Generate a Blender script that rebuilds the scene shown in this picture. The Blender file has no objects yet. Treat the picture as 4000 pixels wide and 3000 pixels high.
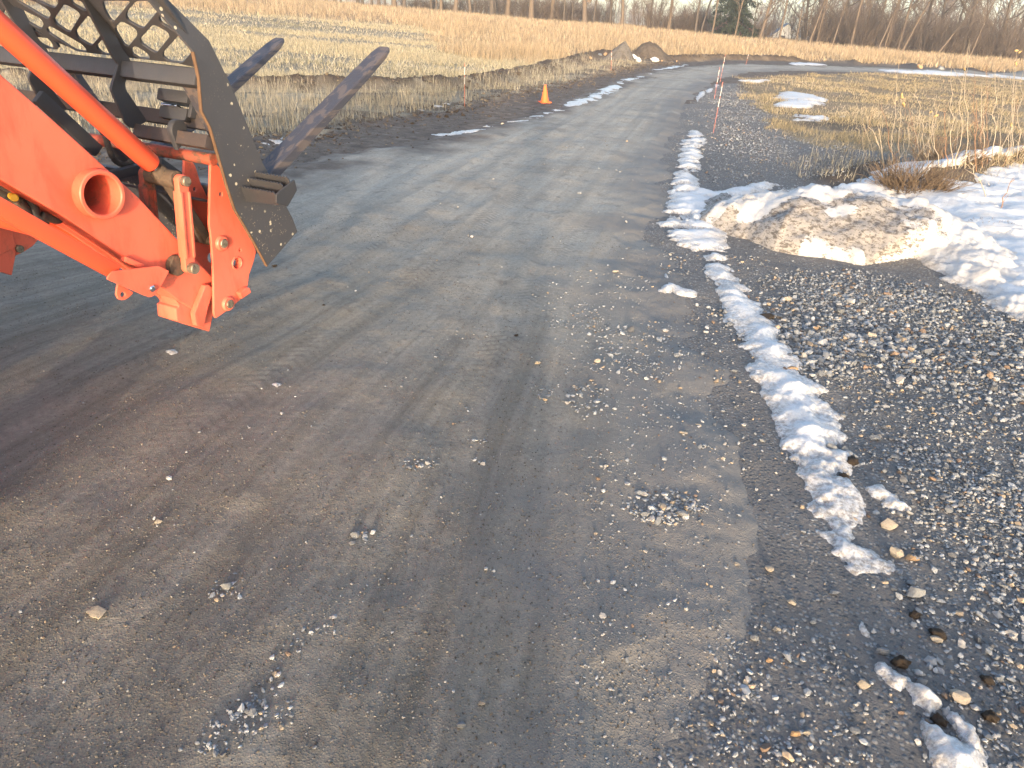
import bpy, bmesh, math, random
import numpy as np
from mathutils import Vector, Matrix
random.seed(7); RNG = np.random.default_rng(11)
SC = bpy.context.scene
COL = SC.collection
# ------------------------------------------------------------------ camera model (used to survey the photograph onto the ground)
F = 2600.; PITCH = math.radians(29.0); ROLL = math.radians(3.5); CZ = 1.7
S = 1.8084                                              # measuring scale of the survey
def ray(u, v):
    X = (u-2000)/F; Y = (1500-v)/F
    c, s = math.cos(ROLL), math.sin(ROLL)
    Xl = X*c-Y*s; Yl = X*s+Y*c
    return np.array([Xl, math.cos(PITCH)+Yl*math.sin(PITCH), Yl*math.cos(PITCH)-math.sin(PITCH)])
def gnd(a, b, z=0.0):                                   # survey point -> world point at height z
    d = ray(a*S, b*S); t = (z-CZ)/d[2]
    return np.array([d[0]*t, d[1]*t, z])
def gpoly(pts): return np.array([gnd(a, b)[:2] for a, b in pts])
# ------------------------------------------------------------------ noise
def _h(ix, iy, s):
    n = (ix.astype(np.int64)*374761393 + iy.astype(np.int64)*668265263 + s*974634) & 0xffffffff
    n = ((n ^ (n >> 13))*1274126177) & 0xffffffff
    return ((n ^ (n >> 16)) & 0xffff)/65535.0
def vn(x, y, s=0):
    x = np.asarray(x, float); y = np.asarray(y, float)
    ix = np.floor(x); iy = np.floor(y); fx = x-ix; fy = y-iy
    fx = fx*fx*fx*(fx*(fx*6-15)+10); fy = fy*fy*fy*(fy*(fy*6-15)+10)
    a = _h(ix, iy, s); b = _h(ix+1, iy, s); c = _h(ix, iy+1, s); d = _h(ix+1, iy+1, s)
    return (a*(1-fx)+b*fx)*(1-fy)+(c*(1-fx)+d*fx)*fy      # 0..1
def fbm(x, y, s=0, o=4, g=.5):
    r = 0; a = 1; t = 0
    for i in range(o):
        r = r+a*vn(x*(2.03**i)+i*17.3, y*(2.03**i)-i*9.1, s+i*7); t += a; a *= g
    return r/t
def sst(a, b, x):
    t = np.clip((np.asarray(x, float)-a)/(b-a), 0, 1); return t*t*(3-2*t)
def psd(poly, x, y):                                    # signed distance to polygon, >0 inside
    x = np.asarray(x, float); y = np.asarray(y, float)
    d2 = np.full(x.shape, 1e18); ins = np.zeros(x.shape, bool)
    n = len(poly)
    for i in range(n):
        x0, y0 = poly[i]; x1, y1 = poly[(i+1) % n]
        ex, ey = x1-x0, y1-y0; L = ex*ex+ey*ey+1e-12
        t = np.clip(((x-x0)*ex+(y-y0)*ey)/L, 0, 1)
        d2 = np.minimum(d2, (x-x0-t*ex)**2+(y-y0-t*ey)**2)
        if y0 != y1:
            c = ((y0 > y) != (y1 > y)) & (x < (x1-x0)*(y-y0)/(y1-y0)+x0)
            ins ^= c
    d = np.sqrt(d2); return np.where(ins, d, -d)
def pld(line, x, y):                                    # distance to open polyline and parameter along it
    x = np.asarray(x, float); y = np.asarray(y, float)
    d2 = np.full(x.shape, 1e18); par = np.zeros(x.shape); acc = 0; side = np.zeros(x.shape)
    for i in range(len(line)-1):
        x0, y0 = line[i][:2]; x1, y1 = line[i+1][:2]
        ex, ey = x1-x0, y1-y0; L = ex*ex+ey*ey+1e-12
        t = np.clip(((x-x0)*ex+(y-y0)*ey)/L, 0, 1)
        q = (x-x0-t*ex)**2+(y-y0-t*ey)**2
        m = q < d2
        d2 = np.where(m, q, d2); par = np.where(m, acc+t*math.sqrt(L), par)
        side = np.where(m, np.sign(ex*(y-y0)-ey*(x-x0)), side); acc += math.sqrt(L)
    return np.sqrt(d2), par, side, acc
# ------------------------------------------------------------------ object helpers
def tag(o, label=None, cat=None, group=None, kind=None):
    if label: o['label'] = label
    if cat: o['category'] = cat
    if group: o['group'] = group
    if kind: o['kind'] = kind
    return o
def empty(name, label, cat, loc=(0, 0, 0), group=None):
    o = bpy.data.objects.new(name, None); COL.objects.link(o); o.location = loc; o.empty_display_size = .1
    return tag(o, label, cat, group)
def link(name, me, mat=None, parent=None, loc=None):
    o = bpy.data.objects.new(name, me); COL.objects.link(o)
    if mat is not None:
        for m in (mat if isinstance(mat, (list, tuple)) else [mat]): me.materials.append(m)
    if parent is not None: o.parent = parent
    if loc is not None: o.location = loc
    return o
def npmesh(name, V, Fc, smooth=False, attrs=None):      # V n*3, Fc m*k
    me = bpy.data.meshes.new(name)
    V = np.ascontiguousarray(V, np.float32); Fc = np.ascontiguousarray(Fc, np.int32)
    m, k = Fc.shape
    me.vertices.add(len(V)); me.vertices.foreach_set('co', V.ravel())
    me.loops.add(m*k); me.loops.foreach_set('vertex_index', Fc.ravel())
    me.polygons.add(m); me.polygons.foreach_set('loop_start', np.arange(0, m*k, k, dtype=np.int32))
    me.polygons.foreach_set('loop_total', np.full(m, k, np.int32))
    me.polygons.foreach_set('use_smooth', np.full(m, smooth, bool))
    me.update(calc_edges=True)
    for nm, (typ, dat) in (attrs or {}).items():
        a = me.attributes.new(nm, typ, 'POINT')
        if typ == 'FLOAT': a.data.foreach_set('value', np.ascontiguousarray(dat, np.float32))
        elif typ == 'FLOAT_VECTOR': a.data.foreach_set('vector', np.ascontiguousarray(dat, np.float32).ravel())
        elif typ == 'FLOAT_COLOR': a.data.foreach_set('color', np.ascontiguousarray(dat, np.float32).ravel())
    return me
def bmmesh(name, bm, smooth=False):
    me = bpy.data.meshes.new(name); bm.normal_update(); bm.to_mesh(me); bm.free()
    if smooth:
        for p in me.polygons: p.use_smooth = True
    return me
def autosmooth(me, ang=35):
    for p in me.polygons: p.use_smooth = True
    bm = bmesh.new(); bm.from_mesh(me)
    for e in bm.edges:
        if len(e.link_faces) == 2: e.smooth = e.calc_face_angle(0) < math.radians(ang)
        else: e.smooth = False
    bm.to_mesh(me); bm.free(); return me
# ------------------------------------------------------------------ node helpers
def newmat(name):
    m = bpy.data.materials.new(name); m.use_nodes = True
    nt = m.node_tree; nt.nodes.clear()
    out = nt.nodes.new('ShaderNodeOutputMaterial'); b = nt.nodes.new('ShaderNodeBsdfPrincipled')
    nt.links.new(b.outputs[0], out.inputs[0]); b.inputs['Specular IOR Level'].default_value = .3
    return m, nt, b
class N:
    def __init__(s, nt): s.nt = nt
    def n(s, t, **k):
        x = s.nt.nodes.new('ShaderNode'+t)
        for a, v in k.items(): setattr(x, a, v)
        return x
    def l(s, a, b): s.nt.links.new(a, b)
    def put(s, sock, v):
        if hasattr(v, 'is_output'): s.l(v, sock)
        else: sock.default_value = v
    def coord(s, w='Object'): return s.n('TexCoord').outputs[w]
    def attr(s, name, out='Fac'): return s.n('Attribute', attribute_name=name).outputs[out]
    def noise(s, vec, scale, detail=4, rough=.55, dist=0, w='Fac'):
        x = s.n('TexNoise'); s.l(vec, x.inputs['Vector']); x.inputs['Scale'].default_value = scale
        x.inputs['Detail'].default_value = detail; x.inputs['Roughness'].default_value = rough; x.inputs['Distortion'].default_value = dist
        return x.outputs[w]
    def vor(s, vec, scale, feat='F1', w='Distance', rand=1):
        x = s.n('TexVoronoi', feature=feat); s.l(vec, x.inputs['Vector']); x.inputs['Scale'].default_value = scale
        x.inputs['Randomness'].default_value = rand
        return x.outputs[w]
    def mapr(s, v, a, b, c=0., d=1., clamp=True):
        x = s.n('MapRange'); x.clamp = clamp; s.put(x.inputs['Value'], v)
        x.inputs[1].default_value = a; x.inputs[2].default_value = b; x.inputs[3].default_value = c; x.inputs[4].default_value = d
        return x.outputs[0]
    def mix(s, f, a, b, bt='MIX'):
        x = s.n('Mix', data_type='RGBA', blend_type=bt)
        def c(v): return (*v, 1) if isinstance(v, tuple) and len(v) == 3 else v
        s.put(x.inputs[0], f); s.put(x.inputs[6], c(a)); s.put(x.inputs[7], c(b)); return x.outputs[2]
    def math(s, op, a, b=0.):
        x = s.n('Math', operation=op); s.put(x.inputs[0], a); s.put(x.inputs[1], b); return x.outputs[0]
    def mapping(s, vec, scale=(1, 1, 1), rot=(0, 0, 0)):
        x = s.n('Mapping'); s.l(vec, x.inputs['Vector']); x.inputs['Scale'].default_value = scale; x.inputs['Rotation'].default_value = rot
        return x.outputs[0]
    def bump(s, hgt, dist, strength=1., prev=None):
        x = s.n('Bump'); s.put(x.inputs['Height'], hgt); x.inputs['Distance'].default_value = dist; x.inputs['Strength'].default_value = strength
        if prev is not None: s.l(prev, x.inputs['Normal'])
        return x.outputs[0]
    def ramp(s, f, stops):
        x = s.n('ValToRGB'); s.put(x.inputs[0], f); e = x.color_ramp.elements
        while len(e) < len(stops): e.new(.5)
        for i, (p, c) in enumerate(stops): e[i].position = p; e[i].color = (*c, 1)
        return x.outputs[0]
SUN_E, SKY_E, EXPO = 1.05, .15, 2.45
# ------------------------------------------------------------------ materials
def simple(name, col, rough=.6, metal=0., var=.25, scale=6., bump=0., bscale=60., spec=.3, dirt=None, dirt_amt=.5, dscale=4., coat=0.):
    m, nt, b = newmat(name); g = N(nt); v = g.coord()
    n1 = g.noise(v, scale, 5, .6)
    c = g.mix(n1, tuple(x*(1-var) for x in col), tuple(min(1, x*(1+var)) for x in col))
    r = g.mapr(g.noise(v, scale*2.3, 4), .3, .7, rough-.08, rough+.1)
    if dirt:
        d = g.mapr(g.noise(v, dscale, 7, .7, .4), 1-dirt_amt-.08, 1-dirt_amt+.1)
        c = g.mix(d, c, dirt); r = g.mix(d, r, (.85, .85, .85))
    g.put(b.inputs['Base Color'], c); g.put(b.inputs['Roughness'], r)
    b.inputs['Metallic'].default_value = metal; b.inputs['Specular IOR Level'].default_value = spec
    b.inputs['Coat Weight'].default_value = coat; b.inputs['Coat Roughness'].default_value = .3
    if bump: g.l(g.bump(g.noise(v, bscale, 5, .6), bump), b.inputs['Normal'])
    return m
M = {}
MUDC = (.105, .078, .058)
def paint(name, col, rough):
    m, nt, b = newmat(name); g = N(nt); v = g.coord()
    c = g.mix(g.mapr(g.noise(v, 1.6, 5, .6), .35, .7), col, tuple(min(1, x*1.0+.035) for x in col))
    c = g.mix(g.mapr(g.noise(g.mapping(v, (1.5, 1.5, .5)), 7, 6, .65, .4), .50, .68, 0, .55), c, (.36, .075, .04))       # grimy runs
    scr = g.math('MULTIPLY', g.mapr(g.noise(g.mapping(v, (6, 30, 70), (.5, 0, 0)), 1.6, 3, .6), .69, .72), g.mapr(g.noise(v, 3, 3), .48, .6))
    c = g.mix(g.math('MULTIPLY', scr, .55), c, (.16, .06, .04))
    chips = g.math('MULTIPLY', g.mapr(g.noise(v, 46, 5, .7), .66, .70), g.mapr(g.noise(v, 4.5, 4), .52, .62)); c = g.mix(chips, c, (.10, .055, .04))
    du = g.mapr(g.noise(v, 9, 7, .72, .3), .55, .70, 0, .6); c = g.mix(du, c, (.22, .12, .075))
    g.put(b.inputs['Base Color'], c); g.put(b.inputs['Roughness'], g.mapr(g.noise(v, 5, 6), .3, .7, rough-.08, rough+.14)); b.inputs['Specular IOR Level'].default_value = .55
    g.l(g.bump(g.math('SUBTRACT', g.noise(v, 25, 5), chips), .0009), b.inputs['Normal']); return m
M['orange'] = paint('orange_paint', (.77, .135, .075), .44)
_unused = simple('orange_paint', (.86, .165, .095), .46, var=.06, scale=2.5, dirt=(.16, .075, .035), dirt_amt=.27, dscale=5, spec=.5, bump=.0006, bscale=25)
M['orange_clean'] = simple('glossy_orange_paint', (.82, .105, .045), .36, var=.05, scale=2, spec=.5, dirt=(.3, .08, .03), dirt_amt=.22, dscale=9)
M['orange_muddy_shaded'] = simple('muddy_shaded_orange_paint', (.42, .085, .05), .55, var=.3, scale=8, dirt=MUDC, dirt_amt=.5, dscale=14, bump=.003, bscale=60)  # mud; the darker orange also stands in for shade on the far arm
M['steel'] = simple('dark_painted_steel', (.040, .041, .048), .5, var=.18, scale=5, dirt=(.12, .09, .065), dirt_amt=.3, dscale=16, spec=.5, bump=.0008, bscale=90)
M['steel_rusty'] = simple('rusty_dark_steel', (.055, .045, .045), .55, var=.25, scale=6, dirt=(.13, .075, .045), dirt_amt=.36, dscale=7, bump=.0015, bscale=120)
M['rust'] = simple('rust_edge', (.13, .08, .05), .8, var=.4, scale=20)
M['pin'] = simple('worn_pin_steel', (.30, .26, .20), .42, metal=.6, var=.35, scale=20, dirt=(.08, .06, .045), dirt_amt=.45, dscale=25, bump=.001, bscale=100)
M['chrome'] = simple('chrome', (.8, .8, .82), .12, metal=1, var=.03)
M['hose'] = simple('black_hose', (.055, .05, .047), .6, var=.3, scale=12, dirt=(.16, .12, .08), dirt_amt=.45, dscale=12)
M['yellow'] = simple('yellow_cap', (.85, .5, .04), .4, var=.06)
M['mudcake'] = simple('caked_mud', MUDC, .9, var=.4, scale=16, bump=.006, bscale=60)
M['tyre'] = simple('tyre_rubber', (.03, .03, .032), .8, var=.2, scale=8, dirt=(.10, .08, .06), dirt_amt=.45)
M['rim'] = simple('rim_paint', (.55, .42, .2), .5, var=.1)
M['black'] = simple('black_plastic', (.03, .03, .03), .5, var=.15)
# fork: worn blue-grey steel with brown scale
def fork_mat():
    m, nt, b = newmat('worn_fork_steel'); g = N(nt); v = g.coord()
    st = g.mapping(v, (14, 1.6, 14))
    a = g.mapr(g.noise(st, 1.4, 6, .6, .6), .50, .56)
    c = g.mix(a, (.07, .072, .092), (.135, .115, .112))
    c = g.mix(g.mapr(g.noise(v, 26, 5, .7), .55, .8, 0, .6), c, (.10, .07, .055))
    g.put(b.inputs['Base Color'], c); b.inputs['Roughness'].default_value = .5; b.inputs['Metallic'].default_value = .25
    g.l(g.bump(g.noise(v, 60, 5), .0015), b.inputs['Normal']); return m
M['fork'] = fork_mat()
def plate_mat():                                        # dark plate with dried mud spatter, denser low down
    m, nt, b = newmat('spattered_dark_plate'); g = N(nt); v = g.coord()
    z = g.n('SeparateXYZ'); g.l(v, z.inputs[0])
    base = g.mix(g.noise(v, 4, 4), (.046, .047, .055), (.066, .067, .076))
    vv = g.vor(v, 85, w='Distance')
    big = g.vor(g.mapping(v, (1, 1, 1), (.3, .2, .1)), 30, w='Distance')
    gate = g.noise(v, 9, 4, .7)
    s1 = g.math('MULTIPLY', g.mapr(vv, .30, .24), g.mapr(gate, .48, .60))
    low = g.mapr(z.outputs['Z'], .95, .68)
    s1 = g.math('MULTIPLY', s1, g.mapr(low, 0, 1, .12, 1.))
    s2 = g.math('MULTIPLY', g.mapr(big, .23, .18), g.mapr(g.noise(v, 14, 2), .50, .56))
    c = g.mix(s1, base, (.30, .25, .19)); c = g.mix(s2, c, (.52, .47, .36))
    c = g.mix(g.math('MULTIPLY', g.mapr(g.noise(v, 11, 6, .7), .5, .7), .10), c, (.10, .085, .07))
    g.put(b.inputs['Base Color'], c); b.inputs['Roughness'].default_value = .5; b.inputs['Specular IOR Level'].default_value = .45
    g.l(g.bump(g.noise(v, 100, 4), .0007), b.inputs['Normal']); return m
M['plate'] = plate_mat()
# ---- ground
def road_mat():
    m, nt, b = newmat('packed_dirt_road'); g = N(nt); v = g.coord(); ruv = g.attr('ruv', 'Vector')
    st = g.noise(g.mapping(ruv, (3.2, .16, 1)), 1., 6, .62, .5)
    st2 = g.noise(g.mapping(ruv, (11, .45, 1)), 1., 5, .6, .4)
    veil_w = g.attr('wveil')  # weight of the sheen and veil painted into the far road colour
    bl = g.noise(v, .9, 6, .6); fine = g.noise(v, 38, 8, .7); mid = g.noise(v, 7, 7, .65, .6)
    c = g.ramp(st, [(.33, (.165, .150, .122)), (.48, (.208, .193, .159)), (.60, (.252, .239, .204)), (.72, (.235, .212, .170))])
    c = g.mix(veil_w, g.mix(.72, (0, 0, 0), c), g.ramp(st, [(.33, (.30, .277, .232)), (.48, (.365, .342, .293)), (.60, (.43, .41, .358)), (.72, (.375, .345, .287))]))
    c = g.mix(g.mapr(st2, .35, .7, 0, .38), c, (.43, .412, .37))
    c = g.mix(g.mapr(bl, .50, .75, 0, .5), c, (.165, .132, .098))
    c = g.mix(g.mapr(mid, .54, .68, 0, .5), c, (.12, .108, .098))
    c = g.mix(g.mapr(fine, .38, .62, .0, .30), c, (.07, .063, .058))
    rs = g.n('SeparateXYZ'); g.l(ruv, rs.inputs[0]); tread = None
    for c0 in (.55, -.28, 1.72):
        du = g.math('ABSOLUTE', g.math('SUBTRACT', rs.outputs[0], c0)); wv_ = g.math('SINE', g.math('ADD', g.math('MULTIPLY', rs.outputs[1], 95.), g.math('MULTIPLY', du, 60.)))
        k_ = g.math('MULTIPLY', g.mapr(du, .10, .15, 1, 0), g.mapr(wv_, .1, .6)); tread = k_ if tread is None else g.math('MAXIMUM', tread, k_)
    tread = g.math('MULTIPLY', tread, g.mapr(g.noise(v, 1.1, 5, .6), .44, .62))
    c = g.mix(g.math('MULTIPLY', tread, .34), c, (.07, .062, .055))
    pits = g.math('MULTIPLY', g.mapr(g.noise(v, 85, 6, .75), .56, .64), g.mapr(g.noise(v, 3.3, 5, .7), .40, .62, .10, .55))
    c = g.mix(pits, c, (.055, .05, .046))
    c = g.mix(g.mapr(g.noise(v, 140, 5, .7), .60, .70, 0, .5), c, (.34, .32, .295))
    grit = g.vor(v, 130, w='Color'); gs = g.n('SeparateXYZ'); g.l(grit, gs.inputs[0])
    gm = g.math('MULTIPLY', g.mapr(gs.outputs[0], .88, .95), g.mapr(g.vor(v, 130), .34, .2))
    c = g.mix(g.math('MULTIPLY', gm, .6), c, (.33, .31, .28))
    ew = g.attr('wmudedge'); er = g.attr('wdustedge')
    c = g.mix(ew, c, g.ramp(g.noise(v, 5, 8, .7, .5), [(.35, (.08, .064, .053)), (.52, (.135, .112, .094)), (.70, (.21, .185, .163))]))
    c = g.mix(er, c, g.mix(fine, (.15, .144, .138), (.235, .228, .216)))
    g.put(b.inputs['Base Color'], c)
    g.put(b.inputs['Roughness'], g.mapr(st, .35, .65, .72, .92)); b.inputs['Specular IOR Level'].default_value = .28
    n1 = g.bump(g.noise(v, 9, 8, .68, .5), .010, .8)
    n2 = g.bump(fine, .005, .8, n1); n2 = g.bump(g.math('ADD', tread, pits), .004, -.7, n2)
    n3 = g.bump(g.mapr(g.vor(v, 130), 0, .5, 1, 0), .003, .5, n2)
    g.l(n3, b.inputs['Normal']); return m
M['road'] = road_mat()
def ground_mat():
    m, nt, b = newmat('field_soil_gravel_and_mud'); g = N(nt); v = g.coord()
    mud = g.attr('wmud'); gra = g.attr('wgrav'); gold = g.attr('wgold'); grn = g.attr('wgreen'); dk = g.attr('wdark')
    big = g.noise(v, .06, 6, .6); mid = g.noise(v, .8, 7, .65); fine = g.noise(v, 22, 7, .7)
    streak = g.noise(g.mapping(v, (.05, .22, 1), (0, 0, .15)), 1., 6, .65, .7)
    pale = g.ramp(streak, [(.36, (.19, .172, .135)), (.50, (.29, .268, .212)), (.62, (.40, .372, .295))])
    golden = g.ramp(g.noise(v, .25, 6, .65), [(.35, (.25, .18, .115)), (.52, (.35, .265, .175)), (.68, (.43, .34, .225))])
    c = g.mix(gold, pale, golden)
    c = g.mix(g.math('MULTIPLY', grn, g.mapr(mid, .35, .65)), c, (.15, .128, .07))
    c = g.mix(g.mapr(fine, .42, .7, 0, .6), c, (.10, .08, .05))
    mc = g.ramp(g.noise(v, 5, 8, .7, .5), [(.35, (.08, .064, .053)), (.52, (.135, .112, .094)), (.70, (.21, .185, .163))])
    c = g.mix(mud, c, mc)
    # gravel bed: voronoi stones, cool greys with a few tan ones
    vc = g.n('SeparateXYZ'); g.l(g.vor(v, 55, w='Color'), vc.inputs[0])
    vd = g.vor(v, 55)
    st = g.ramp(vc.outputs[0], [(0, (.11, .117, .125)), (.5, (.20, .213, .226)), (.8, (.29, .305, .32)), (.95, (.38, .365, .34))])
    dust = g.mix(g.noise(v, 2.2, 6, .65), (.135, .133, .132), (.215, .208, .202))
    gc = g.mix(g.mapr(vd, .34, .50), st, dust)
    gc = g.mix(g.mapr(g.noise(v, 1.3, 6, .6), .50, .62, 0, .85), gc, dust)
    c = g.mix(gra, c, gc)
    c = g.mix(dk, c, g.mix(fine, (.055, .042, .034), (.12, .092, .07)))
    g.put(b.inputs['Base Color'], c); b.inputs['Roughness'].default_value = .88; b.inputs['Specular IOR Level'].default_value = .25
    n1 = g.bump(g.noise(v, 8, 8, .7, .5), .05, .8)
    hb = g.math('MULTIPLY', g.mapr(vd, .1, .5, 1, 0), gra)
    n2 = g.bump(hb, .010, .8, n1); n3 = g.bump(fine, .01, .8, n2)
    g.l(n3, b.inputs['Normal']); return m
M['ground'] = ground_mat()
def snow_mat(name, dirty=0., ice=False):
    m, nt, b = newmat(name); g = N(nt); v = g.coord(); t = g.attr('thick')
    base = g.mix(g.noise(v, 5, 5), (.61, .64, .68), (.72, .745, .765))
    base = g.mix(g.mapr(g.noise(v, 3.1, 5, .6), .48, .72, 0, .6), base, (.66, .58, .48))
    thin = g.mapr(t, .006, .046, 1, 0)
    base = g.mix(g.mapr(thin, .2, 1, 0, .55), base, (.52, .52, .52))
    gr = g.noise(v, 46, 8, .75)
    sp = g.math('MULTIPLY', g.mapr(gr, .44, .58), g.mapr(thin, 0, 1, .05, .85))
    c = g.mix(sp, base, (.21, .19, .17))
    if dirty:
        c = g.mix(.14, c, (.12, .115, .11))
        lay = g.noise(g.mapping(v, (1, 1, 2.2)), 2.0, 9, .72, .8)
        d = g.attr('dirt')
        k = g.math('ADD', lay, g.mapr(d, 0, 1, -.20, .34))
        c = g.mix(g.mapr(k, .42, .54, 0, .55), c, (.50, .49, .475))
        c = g.mix(g.mapr(k, .55, .64, 0, .8), c, (.25, .235, .22))
        c = g.mix(g.math('MULTIPLY', g.mapr(k, .44, .52), g.mapr(g.noise(g.mapping(v, (1, 1, 2.5)), 15, 8, .75, .3), .50, .56)), c, (.075, .063, .054))
        c = g.mix(.18, c, (.30, .285, .27))
        ch = g.math('MULTIPLY', g.mapr(g.vor(v, 34), .26, .2), g.mapr(k, .44, .55))
        c = g.mix(ch, c, (.13, .12, .115))
    g.put(b.inputs['Base Color'], c)
    b.inputs['Roughness'].default_value = .28 if ice else .62
    b.inputs['Specular IOR Level'].default_value = .4
    b.inputs['Subsurface Weight'].default_value = .0
    n1 = g.bump(g.noise(v, 16, 7, .65, .4), .022, .5); n2 = g.bump(gr, .008, .8, n1)
    g.l(n2, b.inputs['Normal']); return m
M['snow'] = snow_mat('old_snow'); M['snow_dirty'] = snow_mat('dirty_plowed_snow', 1.); M['ice'] = snow_mat('slushy_ice', 0, True)
def colattr_mat(name, rough=.8, spec=.25, trans=0., bump=None, noise=None):
    m, nt, b = newmat(name); g = N(nt); c = g.attr('col', 'Color')
    if noise:
        v = g.coord(); c = g.mix(g.mapr(g.noise(v, noise, 5, .7), .35, .7, 0, .55), c, g.mix(.62, c, (.02, .018, .016)))
    g.put(b.inputs['Base Color'], c); b.inputs['Roughness'].default_value = rough; b.inputs['Specular IOR Level'].default_value = spec
    if bump: g.l(g.bump(g.noise(g.coord(), bump[0], 5), bump[1]), b.inputs['Normal'])
    return m
M['blade'] = colattr_mat('dry_grass_blade', .75, .2)
M['gravel'] = colattr_mat('crushed_stone', .8, .3, noise=120)
M['stone_pale'] = simple('pale_limestone', (.40, .36, .30), .8, var=.3, scale=14, dirt=(.13, .105, .085), dirt_amt=.38, dscale=16, bump=.004, bscale=60)
M['stone_grey'] = simple('blue_grey_limestone', (.24, .255, .27), .75, var=.3, scale=14, dirt=(.10, .09, .08), dirt_amt=.38, dscale=16, bump=.004, bscale=60)
M['stone_tan'] = simple('tan_stone', (.40, .27, .16), .8, var=.3, scale=14, dirt=(.15, .10, .07), dirt_amt=.35, dscale=16, bump=.004, bscale=60)
M['clod'] = simple('dirt_clod', (.125, .095, .068), .95, var=.5, scale=30, dirt=(.06, .047, .038), dirt_amt=.5, dscale=26, bump=.02, bscale=70)
M['pile_grey'] = simple('grey_gravel_heap', (.135, .128, .122), .9, var=.45, scale=26, dirt=(.075, .06, .05), dirt_amt=.42, dscale=5, bump=.03, bscale=24)
M['pile_brown'] = simple('brown_dirt_heap', (.11, .094, .08), .92, var=.45, scale=24, dirt=(.06, .045, .036), dirt_amt=.45, dscale=5, bump=.03, bscale=24)
M['bark'] = simple('grey_bark', (.10, .085, .073), .9, var=.35, scale=3, bump=.03, bscale=9)
M['bark_warm'] = simple('tan_bark', (.145, .115, .09), .9, var=.3, scale=3, bump=.03, bscale=9)
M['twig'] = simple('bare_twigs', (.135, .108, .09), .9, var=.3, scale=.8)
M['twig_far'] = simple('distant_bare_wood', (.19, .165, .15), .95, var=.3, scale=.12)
M['needle'] = simple('evergreen_needles', (.028, .042, .030), .8, var=.5, scale=1.2)
M['cone'] = simple('orange_cone_plastic', (.85, .17, .045), .5, var=.08, scale=9, dirt=(.25, .12, .07), dirt_amt=.3)
M['stake_orange'] = simple('orange_stake', (.62, .19, .12), .5, var=.1)
M['stake_white'] = simple('white_reflective_band', (.82, .80, .76), .4, var=.04)
M['siding'] = simple('pale_cream_siding', (.72, .70, .64), .7, var=.06)
M['roof_blue'] = simple('blue_grey_shingles', (.16, .20, .25), .85, var=.2, scale=4)
M['roof_red'] = simple('dull_red_roof', (.22, .07, .06), .8, var=.2, scale=2)
M['glass'] = simple('dark_window_glass', (.05, .06, .08), .15, var=.1)
M['stalk'] = simple('dead_stalk', (.37, .32, .25), .85, var=.35, scale=5)
M['stalk_red'] = simple('reddish_dead_stalk', (.27, .16, .10), .85, var=.3, scale=5)
M['stalk_dark'] = simple('dark_dead_stem', (.16, .12, .085), .9, var=.4, scale=6)
M['seed'] = simple('dry_husk', (.46, .33, .16), .85, var=.25, scale=40)
M['cloth'] = simple('dark_coat_cloth', (.035, .038, .045), .9, var=.2)
M['skin'] = simple('skin', (.45, .27, .2), .6, var=.05)
M['denim'] = simple('denim', (.06, .08, .13), .9, var=.2)
# ------------------------------------------------------------------ terrain height
TL = [(1200, 8), (1774, 54), (2059, 81), (2421, 106), (2606, 124), (2778, 140), (3158, 174), (3330, 188), (3533, 206), (3669, 215), (3949, 244)]
_az, _zt = [], []
for u, v in TL:
    d = ray(u, v); _az.append(math.atan2(d[0], d[1])); _zt.append(CZ+100*d[2]/math.hypot(d[0], d[1]))
_az = [-1.4, -.62]+_az+[.8, 1.5]; _zt = [2.2, 2.5]+_zt+[_zt[-1], _zt[-1]]
BERM = np.array([(-26., 12.6), (-14., 13.8), (-9.5, 14.6)]+[tuple(gnd(a, b)[:2]) for a, b in [(560, 187), (700, 188), (860, 186), (1010, 183), (1110, 163), (1214, 141), (1300, 124)]]+[tuple(gnd(a, b)[:2]) for a, b in [(1440, 134), (1560, 131), (1700, 134), (1900, 143), (2100, 153), (2350, 165)]])
GEDGE = np.array([tuple(gnd(a, b)[:2]) for a, b in [(-900, 470), (-500, 385), (0, 330), (250, 328), (470, 316), (560, 308), (640, 298), (720, 283), (800, 266), (880, 252), (960, 240), (1030, 224), (1100, 209), (1150, 197), (1200, 186), (1290, 168), (1350, 154), (1400, 146), (1460, 139), (1560, 133), (1700, 137), (1900, 143), (2300, 158)]])
RIM = np.array([gnd(a, b)[:2] for a, b in [(2000, 402), (2080, 378), (2200, 355), (2380, 335)]])
RIM2 = np.array([gnd(a, b)[:2] for a, b in [(1800, 395), (1850, 376), (1905, 362)]])
def hill(x, y):
    r = np.hypot(x, y); az = np.arctan2(x, np.maximum(y, -1e3))
    zt = np.interp(az, _az, _zt); front = sst(-5, 15, y)
    return zt*sst(16, 105, r)*front-3.2*sst(114, 155, r)*front
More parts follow.
